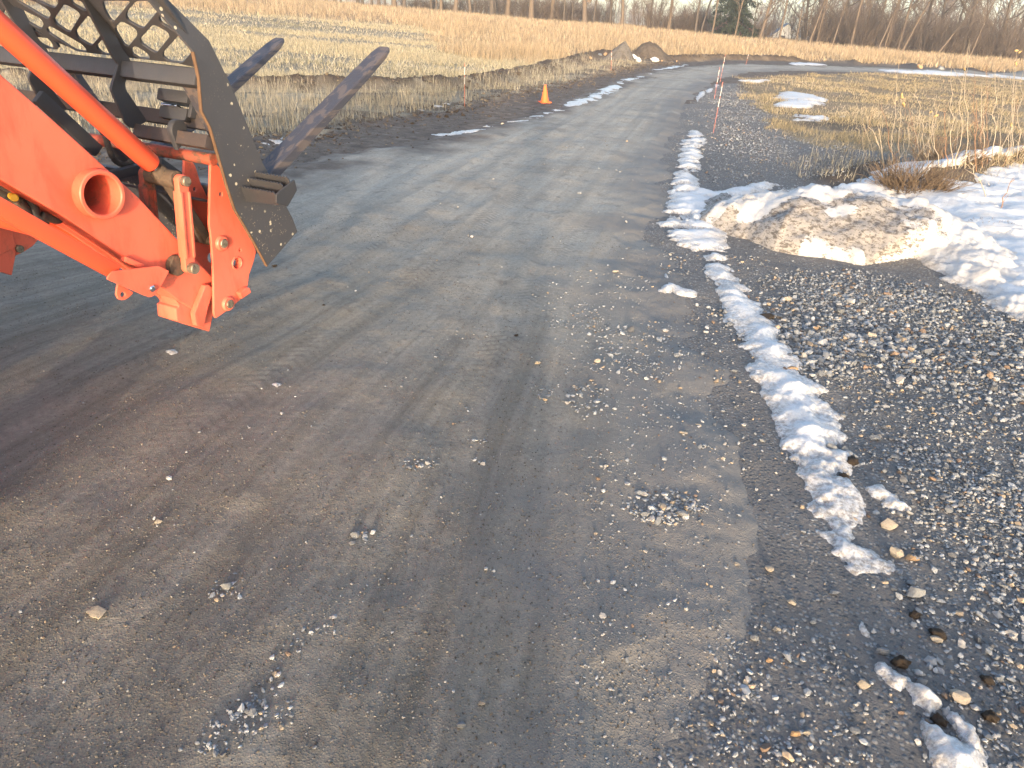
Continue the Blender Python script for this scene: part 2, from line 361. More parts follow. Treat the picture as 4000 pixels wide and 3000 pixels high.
def H(x, y):
    x = np.asarray(x, float); y = np.asarray(y, float); r = np.hypot(x, y)
    z = hill(x, y)
    z = z+(fbm(x*.35, y*.35, 3, 3)-.5)*.10*sst(6, 30, r)+(fbm(x*1.7, y*1.7, 5, 3)-.5)*.035
    d, p, sd, L = pld(BERM, x, y)
    hb = .10+.12*fbm(p*.5, p*0, 8, 3)
    z = z+hb*np.exp(-(d/.33)**2)*(.5+fbm(x*3, y*3, 9, 3))-.10*np.exp(-((d-.75)/.5)**2)*(sd < 0)
    d2, p2, sd2, _ = pld(GEDGE, x, y)
    grass = np.where(sd2 > 0, 1., 0.)
    z = z+.045*sst(0, .8, d2)*grass+.07*np.exp(-(d2/.30)**2)*np.clip(fbm(x*2.2, y*2.2, 12, 3)*2-.75, 0, 1)
    d3, _, _, _ = pld(RIM, x, y)
    z = z+.20*np.exp(-(d3/.38)**2)*(.6+.8*fbm(x*2.5, y*2.5, 14, 3))+.10*np.exp(-(pld(RIM2, x, y)[0]/.25)**2)
    return z
def gndH(a, b, it=14):
    d = ray(a*S, b*S); z = 0.
    for _ in range(it):
        t = (z-CZ)/d[2] if d[2] < -1e-4 else 120.
        t = min(t, 400.); z = .5*z+.5*float(H(np.array([d[0]*t]), np.array([d[1]*t]))[0])
    t = min((z-CZ)/d[2], 400.) if d[2] < -1e-4 else 120.
    x, y = d[0]*t, d[1]*t
    return np.array([x, y, float(H(np.array([x]), np.array([y]))[0])])
def hpoly(pts): return np.array([gndH(a, b)[:2] for a, b in pts])
# ------------------------------------------------------------------ one polar sheet that all ground layers share
_rr = [.004, .1, .2, .3, .36, .42]
while _rr[-1] < 13: _rr.append(_rr[-1]*1.0052+.0004)
while _rr[-1] < 50: _rr.append(_rr[-1]*1.0085)
while _rr[-1] < 1600: _rr.append(_rr[-1]*1.06)
RR = np.array(_rr)
_a = np.concatenate([np.linspace(-math.pi, -.86, 40, endpoint=False), np.linspace(-.86, .86, 900, endpoint=False), np.linspace(.86, math.pi, 41)])
GX = RR[:, None]*np.sin(_a)[None]; GY = RR[:, None]*np.cos(_a)[None]
NR, NA = GX.shape
GH = H(GX, GY)
GR = np.hypot(GX, GY)
def grid_faces():
    i = np.arange(NR-1)[:, None]*NA+np.arange(NA-1)[None]
    return np.stack([i, i+1, i+NA+1, i+NA], -1)          # r outward, angle clockwise
GF = grid_faces()[..., ::-1]
def layer(name, Z, keep, mat, attrs, smooth=True):
    """A sheet cut out of the shared grid: Z heights, keep = vertex mask."""
    k = keep[:-1, :-1] | keep[1:, :-1] | keep[:-1, 1:] | keep[1:, 1:]
    f = GF[k]
    idx, inv = np.unique(f.ravel(), return_inverse=True)
    V = np.stack([GX.ravel()[idx], GY.ravel()[idx], Z.ravel()[idx]], -1)
    at = {n: (t, d.reshape(-1, d.shape[-1])[idx] if t != 'FLOAT' else d.ravel()[idx]) for n, (t, d) in attrs.items()}
    me = npmesh(name, V, inv.reshape(-1, 4), smooth, at)
    return link(name, me, mat)
def side_berm(x, y):
    d, p, s, _ = pld(BERM, x, y); return d*s
# ---- regions
APRON = hpoly([(1500, 1900), (1560, 1400), (1600, 1150), (1540, 900), (1460, 660), (1424, 560), (1430, 420), (1450, 320), (1475, 245), (1510, 205), (1545, 182), (1590, 180), (1640, 220), (1690, 275), (1780, 312), (1900, 316), (1990, 330), (1930, 350), (1840, 365), (1780, 388), (1740, 400), (1900, 430), (2090, 480), (2212, 600), (2500, 800), (2900, 1600), (2700, 2600), (2000, 3000)])
wgrav = sst(-.10, .14, psd(APRON, GX, GY)+(fbm(GX*2.1, GY*2.1, 21)-.5)*.5+(fbm(GX*.7, GY*.7, 22)-.5)*.5*sst(5, 12, GR))
dE, pE, sE, _ = pld(GEDGE, GX, GY)
sEd = dE*sE                                               # >0 on the field side
nse = (fbm(GX*1.9, GY*1.9, 31)-.5)
INNER = hpoly([(1600, 168), (1640, 166), (1800, 160), (1950, 158), (2150, 166), (2400, 178), (3000, 420), (2212, 430), (2000, 345), (1880, 330), (1760, 322), (1690, 292), (1640, 240), (1610, 200)])
sI = psd(INNER, GX, GY)
isle = sst(-.15, .25, sI+nse*.6)
wmud = np.clip(1-sst(-.10, .16, sEd+nse*.9), 0, 1)*(1-isle)
RIMD = pld(RIM, GX, GY)[0]
_ra = sst(-1.4, -.6, psd(APRON, GX, GY))*(GY < 18)*(1-isle); wmud = wmud*(1-_ra); wgrav = np.maximum(wgrav, _ra)
wdark = np.exp(-(pld(BERM, GX, GY)[0]/.42)**2)*sst(.36, .52, fbm(GX*2.6, GY*2.6, 41)+.12)
wdark = np.maximum(wdark, np.maximum(np.exp(-(RIMD/.5)**2), np.exp(-(pld(RIM2, GX, GY)[0]/.35)**2)))
WET = hpoly([(1690, 235), (1790, 250), (1900, 268), (2000, 285), (1900, 285), (1760, 275), (1690, 262)])
wdark = np.maximum(wdark, .75*sst(-.3, .5, psd(WET, GX, GY)+nse*1.5))
TOPL = np.array([tuple(gndH(a, b)[:2]) for a, b in [(-700, -8), (0, 4), (440, 22), (664, 37), (814, 50), (951, 63), (1010, 90), (1090, 130), (1200, 150)]])
dT, pT, sT, _ = pld(TOPL, GX, GY)
wgold = np.maximum(sst(-2.5, 3.5, dT*sT+(fbm(GX*.18, GY*.18, 51)-.5)*11), (GX > 8)*1.)
wgold = np.maximum(wgold, isle*.75)
wgreen = np.clip(isle*(.35+.5*fbm(GX*.5, GY*.5, 61)), 0, 1)+.35*np.exp(-(np.abs(sEd-.9)/.7)**2)*sst(.5, .65, fbm(GX*.6, GY*.6, 62))
_vz = (sEd > .1)*(side_berm(GX, GY) < 0)
wdark = np.maximum(wdark, _vz*sst(.38, .6, fbm(GX*1.3, GY*1.3, 43, 4))*.75)
allk = np.ones_like(GX, bool)
gnd_o = layer('ground', GH, allk, M['ground'], {'wmud': ('FLOAT', wmud), 'wgrav': ('FLOAT', wgrav*(1-isle)), 'wgold': ('FLOAT', wgold), 'wgreen': ('FLOAT', np.clip(wgreen, 0, 1)), 'wdark': ('FLOAT', np.clip(wdark, 0, 1))})
tag(gnd_o, kind='structure')
# ---- the dirt road
ROADP = np.concatenate([hpoly([(-300, 430), (0, 420), (300, 398), (560, 372), (700, 340), (900, 306), (1060, 272), (1200, 226), (1300, 185), (1380, 158), (1450, 147), (1560, 138), (1700, 141), (1900, 146), (2300, 160),
    (2300, 174), (2000, 161), (1850, 156), (1700, 153), (1610, 157), (1550, 172), (1504, 205), (1474, 245), (1450, 330), (1434, 420), (1425, 500), (1424, 560), (1460, 640), (1520, 780), (1580, 950), (1610, 1100), (1600, 1250), (1570, 1400), (1540, 1560)]), np.array([(.5, .5), (.3, -9), (-9, -9), (-9, 4.6)])])
sR = psd(ROADP, GX, GY)
FL = np.array([(-4.2, -3.)]+[tuple(gndH(a, b)[:2]) for a, b in [(0, 1010), (340, 820), (740, 620), (1000, 440), (1150, 330), (1290, 240), (1390, 175), (1480, 150), (1560, 143), (1900, 148), (2300, 160)]])
FR = np.array([(.05, -4.), (.12, .2)]+[tuple(gndH(a, b)[:2]) for a, b in [(1200, 1659), (1250, 1000), (1300, 640), (1390, 450), (1440, 330), (1495, 220), (1560, 171), (1640, 156), (1900, 157.5), (2300, 172)]])
dl, pl_, sl, _ = pld(FL, GX, GY); dr, pr_, sr_, _ = pld(FR, GX, GY)
dl = -dl*sl; dr = dr*sr_                                   # both grow towards the middle
tot = dl+dr; tot = np.where(np.abs(tot) < .3, .3, tot)
U = np.clip(dl/tot, -3, 4)*2.4
ruts = 0
for c0, w0, a0 in [(.12, .13, -.014), (.55, .16, -.010), (1.25, .14, -.008), (1.75, .16, -.016), (2.3, .14, -.012), (-.45, .15, -.018), (-.95, .12, -.012), (.33, .07, .010), (1.5, .09, .008), (2.05, .08, .009), (-.2, .08, .014), (-.7, .07, .010), (-1.4, .2, -.01)]:
    wob = (fbm(GY*.5, GX*0+c0*3, 71, 3)-.5)*.25
    ruts = ruts+.6*a0*np.exp(-((U-c0-wob)/w0)**2)*(.4+fbm(GY*.8, c0+0*GY, 72, 2)*1.1)
micro = (fbm(GX*6, GY*6, 75, 4)-.5)*.006+(fbm(U*9, GY*.6, 76, 4)-.5)*.005
RZ = GH+np.clip((sR+(fbm(GX*2.4, GY*2.4, 77)-.5)*.55)*.12, -.05, .034)+ruts+micro
ruv = np.stack([U, GY+GX*.3, np.zeros_like(U)], -1)
_ls = sst(.5, .2, U/2.4)*sst(1.5, 4, GY)
en = (fbm(GX*1.6, GY*1.6, 78, 4)-.5)*1.2
wme = sst(1.0, .0, sR+en*1.3)*_ls
wde = sst(.95, -.05, sR+en*.9)*(1-_ls)
wveil = np.clip(sst(1.0, 6.5, GY+GX*.55+(fbm(GX*.8, GY*.5, 79, 4)-.5)*2.6)*1.0, 0, 1)  # lightens the road with distance: grazing sheen and veil put into its colour
road = layer('road', RZ, (sR > -.35) & (GR < 120), M['road'], {'ruv': ('FLOAT_VECTOR', ruv), 'wmudedge': ('FLOAT', wme), 'wdustedge': ('FLOAT', wde), 'wveil': ('FLOAT', wveil)})
tag(road, kind='structure')
ZTOP = np.where(sR > -.3, np.maximum(GH, RZ), GH)           # visible ground surface
_lr = np.log(RR)
_logr = lambda r: np.interp(np.log(np.maximum(r, .0041)), _lr, np.arange(NR))
def ztop(x, y):
    x = np.asarray(x, float); y = np.asarray(y, float)
    ri = np.clip(_logr(np.hypot(x, y)), 0, NR-1.001); ai = np.clip(np.interp(np.arctan2(x, y), _a, np.arange(NA)), 0, NA-1.001)
    i = ri.astype(int); j = ai.astype(int); fr = ri-i; fa = ai-j
    return (ZTOP[i, j]*(1-fr)*(1-fa)+ZTOP[i+1, j]*fr*(1-fa)+ZTOP[i, j+1]*(1-fr)*fa+ZTOP[i+1, j+1]*fr*fa)
def on(a, b):                                              # survey point -> point on the visible surface
    p = gndH(a, b); p[2] = float(ztop(np.array([p[0]]), np.array([p[1]]))[0]); return p
# ------------------------------------------------------------------ snow
def snow(name, poly, amp, label, cat, mat='snow', edge=.08, rough=1., w=.18, nf=7., world=False, cut=0., group=None, extra=None, ay=1.):
    P = np.array(poly) if world else hpoly(poly)
    lo = P.min(0)-.6; hi = P.max(0)+.6
    box = (GX > lo[0]) & (GX < hi[0]) & (GY > lo[1]) & (GY < hi[1])
    ii = np.where(box); x, y = GX[ii], GY[ii]
    sd = psd(P, x, y)+(.02 if extra is not None else 0)
    sc = 1+np.median(np.hypot(x, y))*.05
    sd = sd+(fbm(x*nf/sc, y*nf*ay/sc, 101, 5, .6)-.5)*edge*4-cut*sst(.46, .60, fbm(x*nf*.5/sc, y*nf*.9*ay/sc, 102, 4))
    sd = sd+(fbm(x*26, y*26, 109, 3, .6)-.5)*edge*.7
    body = np.clip(sd/w, 0, 1.)**.75
    lump = .55+.75*fbm(x*3.1*rough, y*4.4*rough, 103, 4)+.35*(1-np.abs(2*fbm(x*5*rough, y*8*rough, 104, 3)-1))-.15
    T = amp*body*lump+.004
    T = np.where(sd > 0, T, np.maximum(sd*.35, -.05))
    if extra is not None: T = extra(x, y, T, sd)
    th = np.full(GX.shape, -.06); th[ii] = T
    o = layer(name, ZTOP+th, th > -.012, M[mat], {'thick': ('FLOAT', np.clip(th, 0, 1)), 'dirt': ('FLOAT', np.zeros_like(th) if extra is None else extra.dirt(GX, GY))})
    tag(o, label, cat, group); return o, th
STRIP = [(1492, 283), (1478, 310), (1470, 340), (1462, 370), (1450, 410), (1442, 440), (1435, 470), (1432, 500), (1437, 517), (1470, 530), (1510, 545), (1530, 560), (1535, 590), (1555, 630), (1565, 660), (1600, 720), (1630, 790), (1640, 822), (1660, 850), (1690, 905), (1695, 960), (1722, 990), (1735, 1040), (1752, 1120), (1790, 1165), (1795, 1195), (1812, 1235), (1838, 1285), (1852, 1318), (1888, 1325), (1878, 1292), (1905, 1255), (1932, 1228), (1892, 1190), (1865, 1140), (1872, 1090), (1850, 1060), (1828, 1000), (1800, 965), (1827, 940), (1800, 910), (1772, 862), (1735, 818), (1715, 770), (1680, 720), (1652, 690), (1635, 660), (1600, 630), (1578, 590), (1558, 550), (1572, 512), (1548, 488), (1575, 462), (1640, 435), (1690, 402), (1640, 396), (1580, 410), (1545, 418), (1512, 410), (1502, 380), (1512, 340), (1522, 310), (1516, 287)]
class Cups:                                               # wind-cut ridges that run across the strip
    def __call__(s, x, y, T, sd):
        v = y*1.0-x*.35+(fbm(x*2, y*2, 131, 3)-.5)*.5
        ph = np.abs((v*5.2/(1+.05*y)) % 1-.5)*2
        T = np.where(sd > 0, T*(.80+.30*ph**1.5*(.5+fbm(x*3, y*3, 132, 2))), T)
        hole = sst(.62, .70, fbm(x*3.2, y*7.5, 133, 4)+.06*sst(4.5, 6, y))
        T = np.where(sd > 0, T*(.55+.45*sst(1.2, 2.8, y))-.020*sst(2.8, 1.5, y)-.022*sst(.5, .66, fbm(x*9, y*9, 134, 3))*sst(3.4, 2., y), T)
        return np.where(sd > 0, T-hole*.05*sst(4.2, 5.5, y), T)
    def dirt(s, x, y): return np.zeros_like(x)
snow('snow_bank', STRIP, .050, 'long narrow bank of lumpy melting snow running along the road edge', 'snow bank', edge=.05, w=.20, extra=Cups())
CREST = [gnd(a, b, z) for a, b, z in [(1600, 415, .20), (1660, 396, .40), (1730, 392, .46), (1800, 394, .47), (1900, 408, .45), (1990, 428, .42), (2060, 462, .32), (2120, 520, .17), (2170, 600, .07), (2260, 660, .05)]]
CRL = np.array([c[:2] for c in CREST]); CRH = .84*np.array([c[2] for c in CREST])
_cl = np.concatenate([[0], np.cumsum(np.hypot(*np.diff(CRL, axis=0).T))])
class Pile:
    def __call__(s, x, y, T, sd):
        d, p, side, _ = pld(CRL, x, y)
        hc = np.interp(p, _cl, CRH); w = np.interp(p, _cl, [.45, .62, .85, .95, .95, .85, .75, .55, .40, .40])
        w = np.where(side < 0, w, w*.75)
        prof = np.clip(1-(d/(w*1.05))**1.7, -1, 1)
        k = hc*np.sign(prof)*np.abs(prof)**.8+(fbm(x*3.2, y*3.2, 141, 5, .6)-.5)*.19*sst(-.5, .3, prof)+(fbm(x*11, y*11, 142, 4)-.5)*.035
        return np.where(prof > -.35, np.where(k > 0, k+.004, k), -.06)
    def dirt(s, x, y):
        d, p, side, L = pld(CRL, x, y); f = p/L
        k = 1-sst(.30, .66, f)*.95
        return np.clip(k*(.55+.6*fbm(x*1.3, y*1.3, 143, 3))-.9*np.exp(-(d/.14)**2)*(p > .4)+.25*sst(0, .8, d*(side < 0))*(f < .3)-.8*sst(.62, .68, fbm(x*1.5, y*2.2, 144, 3))+.22*sst(.35, .6, fbm(x*2.2, y*2.8, 145, 3)), 0, 1)
_cp = np.array([(CRL[:, 0].min()-1.2, CRL[:, 1].min()-1.3), (CRL[:, 0].max()+1, CRL[:, 1].min()-1.3), (CRL[:, 0].max()+1, CRL[:, 1].max()+1.4), (CRL[:, 0].min()-1.2, CRL[:, 1].max()+1.4)])
snow('snow_pile', _cp, .3, 'large mound of dirty plowed snow beside the gravel', 'snow pile', mat='snow_dirty', world=True, extra=Pile())
class Rim:
    def __call__(s, x, y, T, sd):
        d, p, sd_, _ = pld(RIM, x, y); d2 = pld(RIM2, x, y)[0]
        return T-.16*np.exp(-(d/.34)**2)*(sd_ < .5)-.14*np.exp(-(d2/.2)**2)-.05*sst(.56, .66, fbm(x*1.7, y*2.6, 151, 4))
    def dirt(s, x, y): return np.zeros_like(x)
snow('snow_field', [(1790, 405), (1850, 372), (1885, 352), (1990, 349), (2060, 340), (2110, 330), (2170, 322), (2320, 318), (2500, 500), (2420, 760), (2212, 690), (2160, 640), (2100, 560), (2040, 470), (1960, 430), (1860, 420)], .085, 'smooth clean snow behind the mound and under the dead weeds', 'snow', edge=.06, w=.3, nf=4, rough=.5, extra=Rim())
def patches(name, lst, mat, cat, amp=.02, **k):
    for poly, lab in lst: snow(name, poly, amp, lab, cat, mat=mat, **k)
patches('snow_patch', [
  ([(1428, 592), (1446, 590), (1452, 612), (1478, 624), (1502, 630), (1496, 642), (1468, 640), (1452, 630), (1440, 646), (1424, 634), (1432, 612)], 'small ragged snow patch on the gravel left of the long bank'),
  ([(1421, 650), (1438, 646), (1444, 655), (1424, 658)], 'tiny snow lump below the small ragged snow patch'),
  ([(1880, 1418), (1905, 1430), (1925, 1455), (1965, 1468), (1945, 1490), (1905, 1480), (1890, 1450)], 'thin icy smear of snow between the bank end and the bottom pieces'),
  ([(1840, 1335), (1862, 1335), (1880, 1365), (1888, 1385), (1868, 1380), (1850, 1356)], 'thin gritty snow streak just below the end of the long bank'),
  ([(1935, 1075), (1885, 1068), (1872, 1052), (1900, 1055), (1930, 1082), (1955, 1098), (1920, 1092)], 'faint icy scrap right of the long bank'),
  ], 'snow', 'snow patch', amp=.022, edge=.03, w=.05, cut=.02)
patches('snow_patch', [
  ([(1955, 1478), (1985, 1480), (2012, 1500), (2032, 1525), (2008, 1545), (1975, 1520)], 'small yellowish snow lump by the big pale stone'),
  ([(1990, 1560), (2020, 1560), (2045, 1588), (2075, 1612), (2110, 1620), (2135, 1690), (2050, 1720), (2005, 1640)], 'gritty snow patch at the bottom edge by the brown clod'),
  ([(2040, 1535), (2065, 1545), (2095, 1575), (2120, 1625), (2100, 1632), (2075, 1590), (2045, 1560)], 'curved strip of thin snow beside the brown clod'),
  ], 'snow', 'snow patch', amp=.04, edge=.02, w=.06, cut=.015)
patches('snow_patch', [
  ([(1668, 203), (1720, 199), (1772, 210), (1790, 216), (1772, 226), (1740, 236), (1690, 234), (1655, 226), (1690, 216)], 'broad white snow patch on the grass inside the bend'),
  ([(1706, 254), (1740, 250), (1790, 252), (1830, 254), (1790, 260), (1742, 264), (1712, 262)], 'bright flat snow strip at the edge of the grass'),
  ([(1596, 174), (1640, 172), (1682, 175), (1640, 179), (1600, 178)], 'slim snow sliver high on the grass inside the bend'),
  ([(1890, 152), (1960, 154), (2060, 158), (2200, 166), (2300, 172), (2200, 171), (2060, 164), (1960, 159), (1905, 156)], 'long bright snow line along the far road edge'),
  ([(1700, 136), (1740, 137), (1790, 141), (1740, 143), (1705, 140)], 'low dirty snow ridge beyond the far road'),
  ([(2130, 345), (2180, 348), (2212, 362), (2180, 372), (2140, 362)], 'little snow pocket on the dark soil ridge'),
  ], 'snow', 'snow patch', amp=.05, edge=.16, w=.25, nf=3., cut=.32, ay=2.2)
patches('ice_patch', [
  ([(1090, 266), (1160, 250), (1215, 232), (1255, 214), (1300, 192), (1345, 180), (1346, 192), (1310, 208), (1262, 228), (1215, 245), (1150, 264)], 'long ragged snow and ice streak along the left road edge'),
  ([(1320, 178), (1350, 172), (1400, 160), (1420, 158), (1390, 168), (1350, 180)], 'blue grey frozen puddle where the road bends'),
  ([(1405, 152), (1440, 145), (1475, 139), (1490, 140), (1462, 147), (1430, 152)], 'far frozen puddle below the dirt heaps'),
  ([(545, 304), (575, 300), (615, 296), (622, 304), (600, 312), (560, 316)], 'icy puddle behind the near fork'),
  ([(885, 236), (915, 232), (938, 226), (975, 222), (950, 230), (915, 240)], 'small snow scrap in the dead weeds by the road'),
  ([(940, 292), (985, 284), (1040, 274), (1080, 268), (1040, 282), (985, 292)], 'thin frosty band on the mud at the left road edge'),
  ], 'ice', 'ice', amp=.012, edge=.10, w=.2, nf=6., cut=.2, ay=1.2)
patches('ice_patch', [([(360, 772), (376, 768), (386, 773), (372, 780)], 'pale ice chip on the left side of the road'), ([(588, 842), (600, 838), (612, 843), (600, 848)], 'faint pale ice chip near the middle of the road')], 'ice', 'ice', amp=.008, edge=.006, w=.03)
patches('snow_patch', [([(1500, 214), (1512, 201), (1523, 196), (1519, 208), (1508, 222)], 'lowest of the three small snow scraps at the road bend by the stakes'), ([(1525, 196), (1539, 188), (1541, 193), (1529, 201)], 'middle one of the three small snow scraps at the bend'), ([(1542, 184), (1552, 181), (1553, 187), (1544, 190)], 'farthest of the three small snow scraps at the bend')], 'snow', 'snow patch', amp=.06, edge=.05, w=.2, nf=3.)
# ------------------------------------------------------------------ rocks
def icos(sub):
    bm = bmesh.new(); bmesh.ops.create_icosphere(bm, subdivisions=sub, radius=1)
    V = np.array([v.co[:] for v in bm.verts]); Fc = np.array([[v.index for v in f.verts] for f in bm.faces]); bm.free(); return V, Fc
IC1, IC2, IC3 = icos(1), icos(2), icos(3)
def rock_shape(ic, seed, cuts=6):
    V, Fc = ic; r = np.random.default_rng(seed); V = V.copy()
    V *= (1+r.normal(0, .10, (len(V), 1)))
    for _ in range(cuts):                                   # flat broken faces
        n = r.normal(size=3); n /= np.linalg.norm(n); d = r.uniform(.45, .8)
        k = V@n-d; V -= np.where(k > 0, k, 0)[:, None]*n
    return V/np.abs(V).max(0)[None]*.5, Fc
def rotmats(n, r, tilt=.5):
    a = r.uniform(0, 2*math.pi, n); b = r.normal(0, tilt, n); c = r.normal(0, tilt, n)
    ca, sa, cb, sb, cc, sc = np.cos(a), np.sin(a), np.cos(b), np.sin(b), np.cos(c), np.sin(c)
    Z = np.zeros(n); O = np.ones(n)
    Rz = np.stack([ca, -sa, Z, sa, ca, Z, Z, Z, O], -1).reshape(n, 3, 3)
    Rx = np.stack([O, Z, Z, Z, cb, -sb, Z, sb, cb], -1).reshape(n, 3, 3)
    Ry = np.stack([cc, Z, sc, Z, O, Z, -sc, Z, cc], -1).reshape(n, 3, 3)
    return Rz@Rx@Ry
PAL = np.array([(.165, .18, .198), (.24, .26, .283), (.32, .343, .367), (.375, .39, .405), (.41, .40, .385), (.38, .31, .23), (.22, .16, .12), (.12, .125, .133)])
def gravel_mesh(name, P, size, seed, ic=IC1, pw=None, sink=.22):
    r = np.random.default_rng(seed); n = len(P); Vs, Fs, Cs = [], [], []; off = 0
    pw = pw or [.20, .24, .20, .12, .06, .06, .04, .08]
    kind = r.integers(0, 8, n)
    for k in range(8):
        m = kind == k; q = m.sum()
        if not q: continue
        V, Fc = rock_shape(ic, seed*10+k)
        sc = size[m][:, None]*np.stack([r.uniform(.8, 1.35, q), r.uniform(.65, 1.0, q), r.uniform(.40, .75, q)], -1)
        W = np.einsum('nij,nvj->nvi', rotmats(q, r, .35), V[None]*sc[:, None])
        ctr = P[m].copy(); ctr[:, 2] += sc[:, 2]*(.5-sink)
        W += ctr[:, None]
        c = PAL[r.choice(len(PAL), q, p=np.array(pw)/sum(pw))]*r.uniform(.75, 1.2, (q, 1))
        Vs.append(W.reshape(-1, 3)); Fs.append((Fc[None]+(np.arange(q)*len(V))[:, None, None]).reshape(-1, 3)+off)
        Cs.append(np.repeat(np.concatenate([c, np.ones((q, 1))], 1), len(V), 0)); off += q*len(V)
    me = npmesh(name, np.concatenate(Vs), np.concatenate(Fs), False, {'col': ('FLOAT_COLOR', np.concatenate(Cs))})
    return link(name, me, M['gravel'])
def scatter(poly, n, seed, soft=0., clump=0., cs=2., flow=False):
    r = np.random.default_rng(seed); lo, hi = poly.min(0)-soft, poly.max(0)+soft
    x = r.uniform(lo[0], hi[0], n); y = r.uniform(lo[1], hi[1], n)
    d = psd(poly, x, y)
    keep = r.uniform(-soft, soft, n) < d if soft else d > 0
    if clump:
        f = fbm(x*cs, y*cs, seed+5, 4, .6)
        keep &= r.uniform(0, 1, n) < sst(.5-clump*.12, .5+.16, f)*1.0+(1-clump)*.5
    x, y = x[keep], y[keep]
    return np.stack([x, y, ztop(x, y)], -1)
def lognorm(n, med, s, lo, hi, r): return np.clip(med*np.exp(r.normal(0, s, n)), lo, hi)
G1 = hpoly([(1600, 690), (1690, 655), (1850, 640), (2000, 640), (2110, 665), (2230, 720), (2260, 880), (2050, 830), (1860, 790), (1720, 780)])
G2 = hpoly([(1660, 615), (1850, 600), (2100, 640), (2300, 740), (2420, 1200), (2500, 1800), (2230, 1800), (2130, 1350), (2010, 1080), (1900, 920), (1780, 820), (1690, 740)])
G5 = hpoly([(1500, 470), (1505, 380), (1530, 290), (1550, 200), (1600, 190), (1650, 240), (1690, 300), (1790, 316), (1900, 322), (1960, 336), (1860, 366), (1780, 388), (1600, 400)])
GP = gravel_mesh
rg = np.random.default_rng(5)
for nm, poly, n, med, sg, lo, hi, soft, cl, cs in [
    ('gravel', G1, 30000, .021, .45, .009, .065, .25, .6, 1.6), ('gravel', G2, 120000, .0108, .55, .004, .034, .3, .35, 1.2),
    ('gravel', APRON, 80000, .0095, .55, .004, .032, .12, .8, 1.5), ('gravel', G5, 20000, .022, .4, .010, .05, .3, .6, .8)]:
    P = scatter(poly, n, n % 97, soft, cl, cs); P = P[np.hypot(P[:, 0], P[:, 1]) < 26]
    o = GP(nm, P, lognorm(len(P), med, sg, lo, hi, rg), n % 89, pw=None if poly is not APRON else [.2, .2, .2, .13, .09, .1, .05, .03])
    tag(o, kind='stuff')
RP = []
for pts, n, med in [([(1150, 600), (1250, 590), (1400, 600), (1430, 640), (1330, 690), (1180, 700), (1150, 660)], 480, .010),
    ([(1170, 700), (1330, 700), (1440, 700), (1500, 780), (1420, 840), (1240, 850), (1200, 780)], 650, .010),
    ([(1190, 840), (1300, 850), (1320, 890), (1270, 915), (1200, 880)], 160, .010),
    ([(1150, 850), (1200, 850), (1180, 880)], 60, .010), ([(1000, 955), (1045, 955), (1050, 968), (1005, 968)], 60, .010), ([(1020, 1005), (1045, 1008), (1035, 1022)], 40, .009),
    ([(870, 1010), (960, 995), (965, 1005), (890, 1030)], 70, .009),
    ([(1360, 1080), (1420, 1068), (1490, 1085), (1530, 1110), (1520, 1140), (1450, 1150), (1380, 1140), (1345, 1110)], 900, .010),
    ([(1260, 1060), (1330, 1060), (1330, 1200), (1260, 1200)], 160, .007), ([(1240, 640), (1560, 900), (1600, 1100), (1570, 1380), (1500, 1659), (1240, 1659), (1280, 1000)], 4200, .006),
    ([(755, 1165), (800, 1160), (835, 1172), (800, 1195), (760, 1195)], 110, .008), ([(450, 1270), (500, 1258), (545, 1270), (530, 1300), (465, 1310)], 150, .009),
    ([(620, 1395), (660, 1370), (700, 1340), (720, 1350), (700, 1385), (650, 1425), (600, 1480), (640, 1520), (560, 1560), (500, 1560), (590, 1470)], 330, .008),
    ([(470, 1560), (560, 1540), (630, 1530), (640, 1560), (560, 1600), (500, 1640), (440, 1659), (440, 1620)], 230, .008), ([(665, 1600), (705, 1600), (705, 1630), (670, 1632)], 60, .008),
    ([(325, 1130), (365, 1135), (345, 1150)], 14, .008), ([(1040, 1180), (1120, 1180), (1120, 1260), (1040, 1260)], 26, .008),
    ([(1520, 1400), (1700, 1340), (1860, 1420), (1900, 1659), (1520, 1659), (1560, 1500)], 1900, .0085), ([(990, 1320), (1010, 1320), (1000, 1350)], 12, .007),
    ([(0, 900), (1400, 650), (1350, 1659), (0, 1659)], 900, .0055), ([(900, 420), (1400, 260), (1420, 560), (1150, 620), (700, 640)], 420, .011)]:
    q = hpoly(pts); A = abs(np.sum(q[:, 0]*np.roll(q[:, 1], -1)-q[:, 1]*np.roll(q[:, 0], -1)))/2
    lo, hi = q.min(0), q.max(0); bb = np.prod(hi-lo)
    P = scatter(q, int(n*bb/A), n+7, .02, .55, 3.); RP.append((P, lognorm(len(P), med, .5, .003, .04, rg)))
o = GP('gravel', np.concatenate([p for p, s in RP]), np.concatenate([s for p, s in RP]), 77, pw=[.1, .2, .24, .2, .12, .09, .03, .02], sink=.3); tag(o, kind='stuff')
x_ = np.random.default_rng(91); gx = x_.uniform(-3.6, 1.3, 110000); gy = .75+x_.uniform(0, 1, 110000)**1.5*5.2
k_ = (psd(ROADP, gx, gy) > -.1) & (x_.uniform(0, 1, 110000) < .25+.9*sst(.42, .6, fbm(gx*1.7, gy*1.1, 92, 4))); gx, gy = gx[k_], gy[k_]
_pal = PAL; PAL = np.array([(.10, .088, .074), (.17, .155, .13), (.235, .22, .185), (.30, .28, .245), (.07, .062, .054), (.21, .165, .12), (.14, .125, .105), (.38, .36, .33)])
o = GP('road_grit', np.stack([gx, gy, ztop(gx, gy)], -1), lognorm(len(gx), .0042, .4, .002, .010, x_), 93, pw=[.22, .22, .18, .08, .12, .06, .1, .02], sink=.42); tag(o, kind='stuff'); PAL = _pal
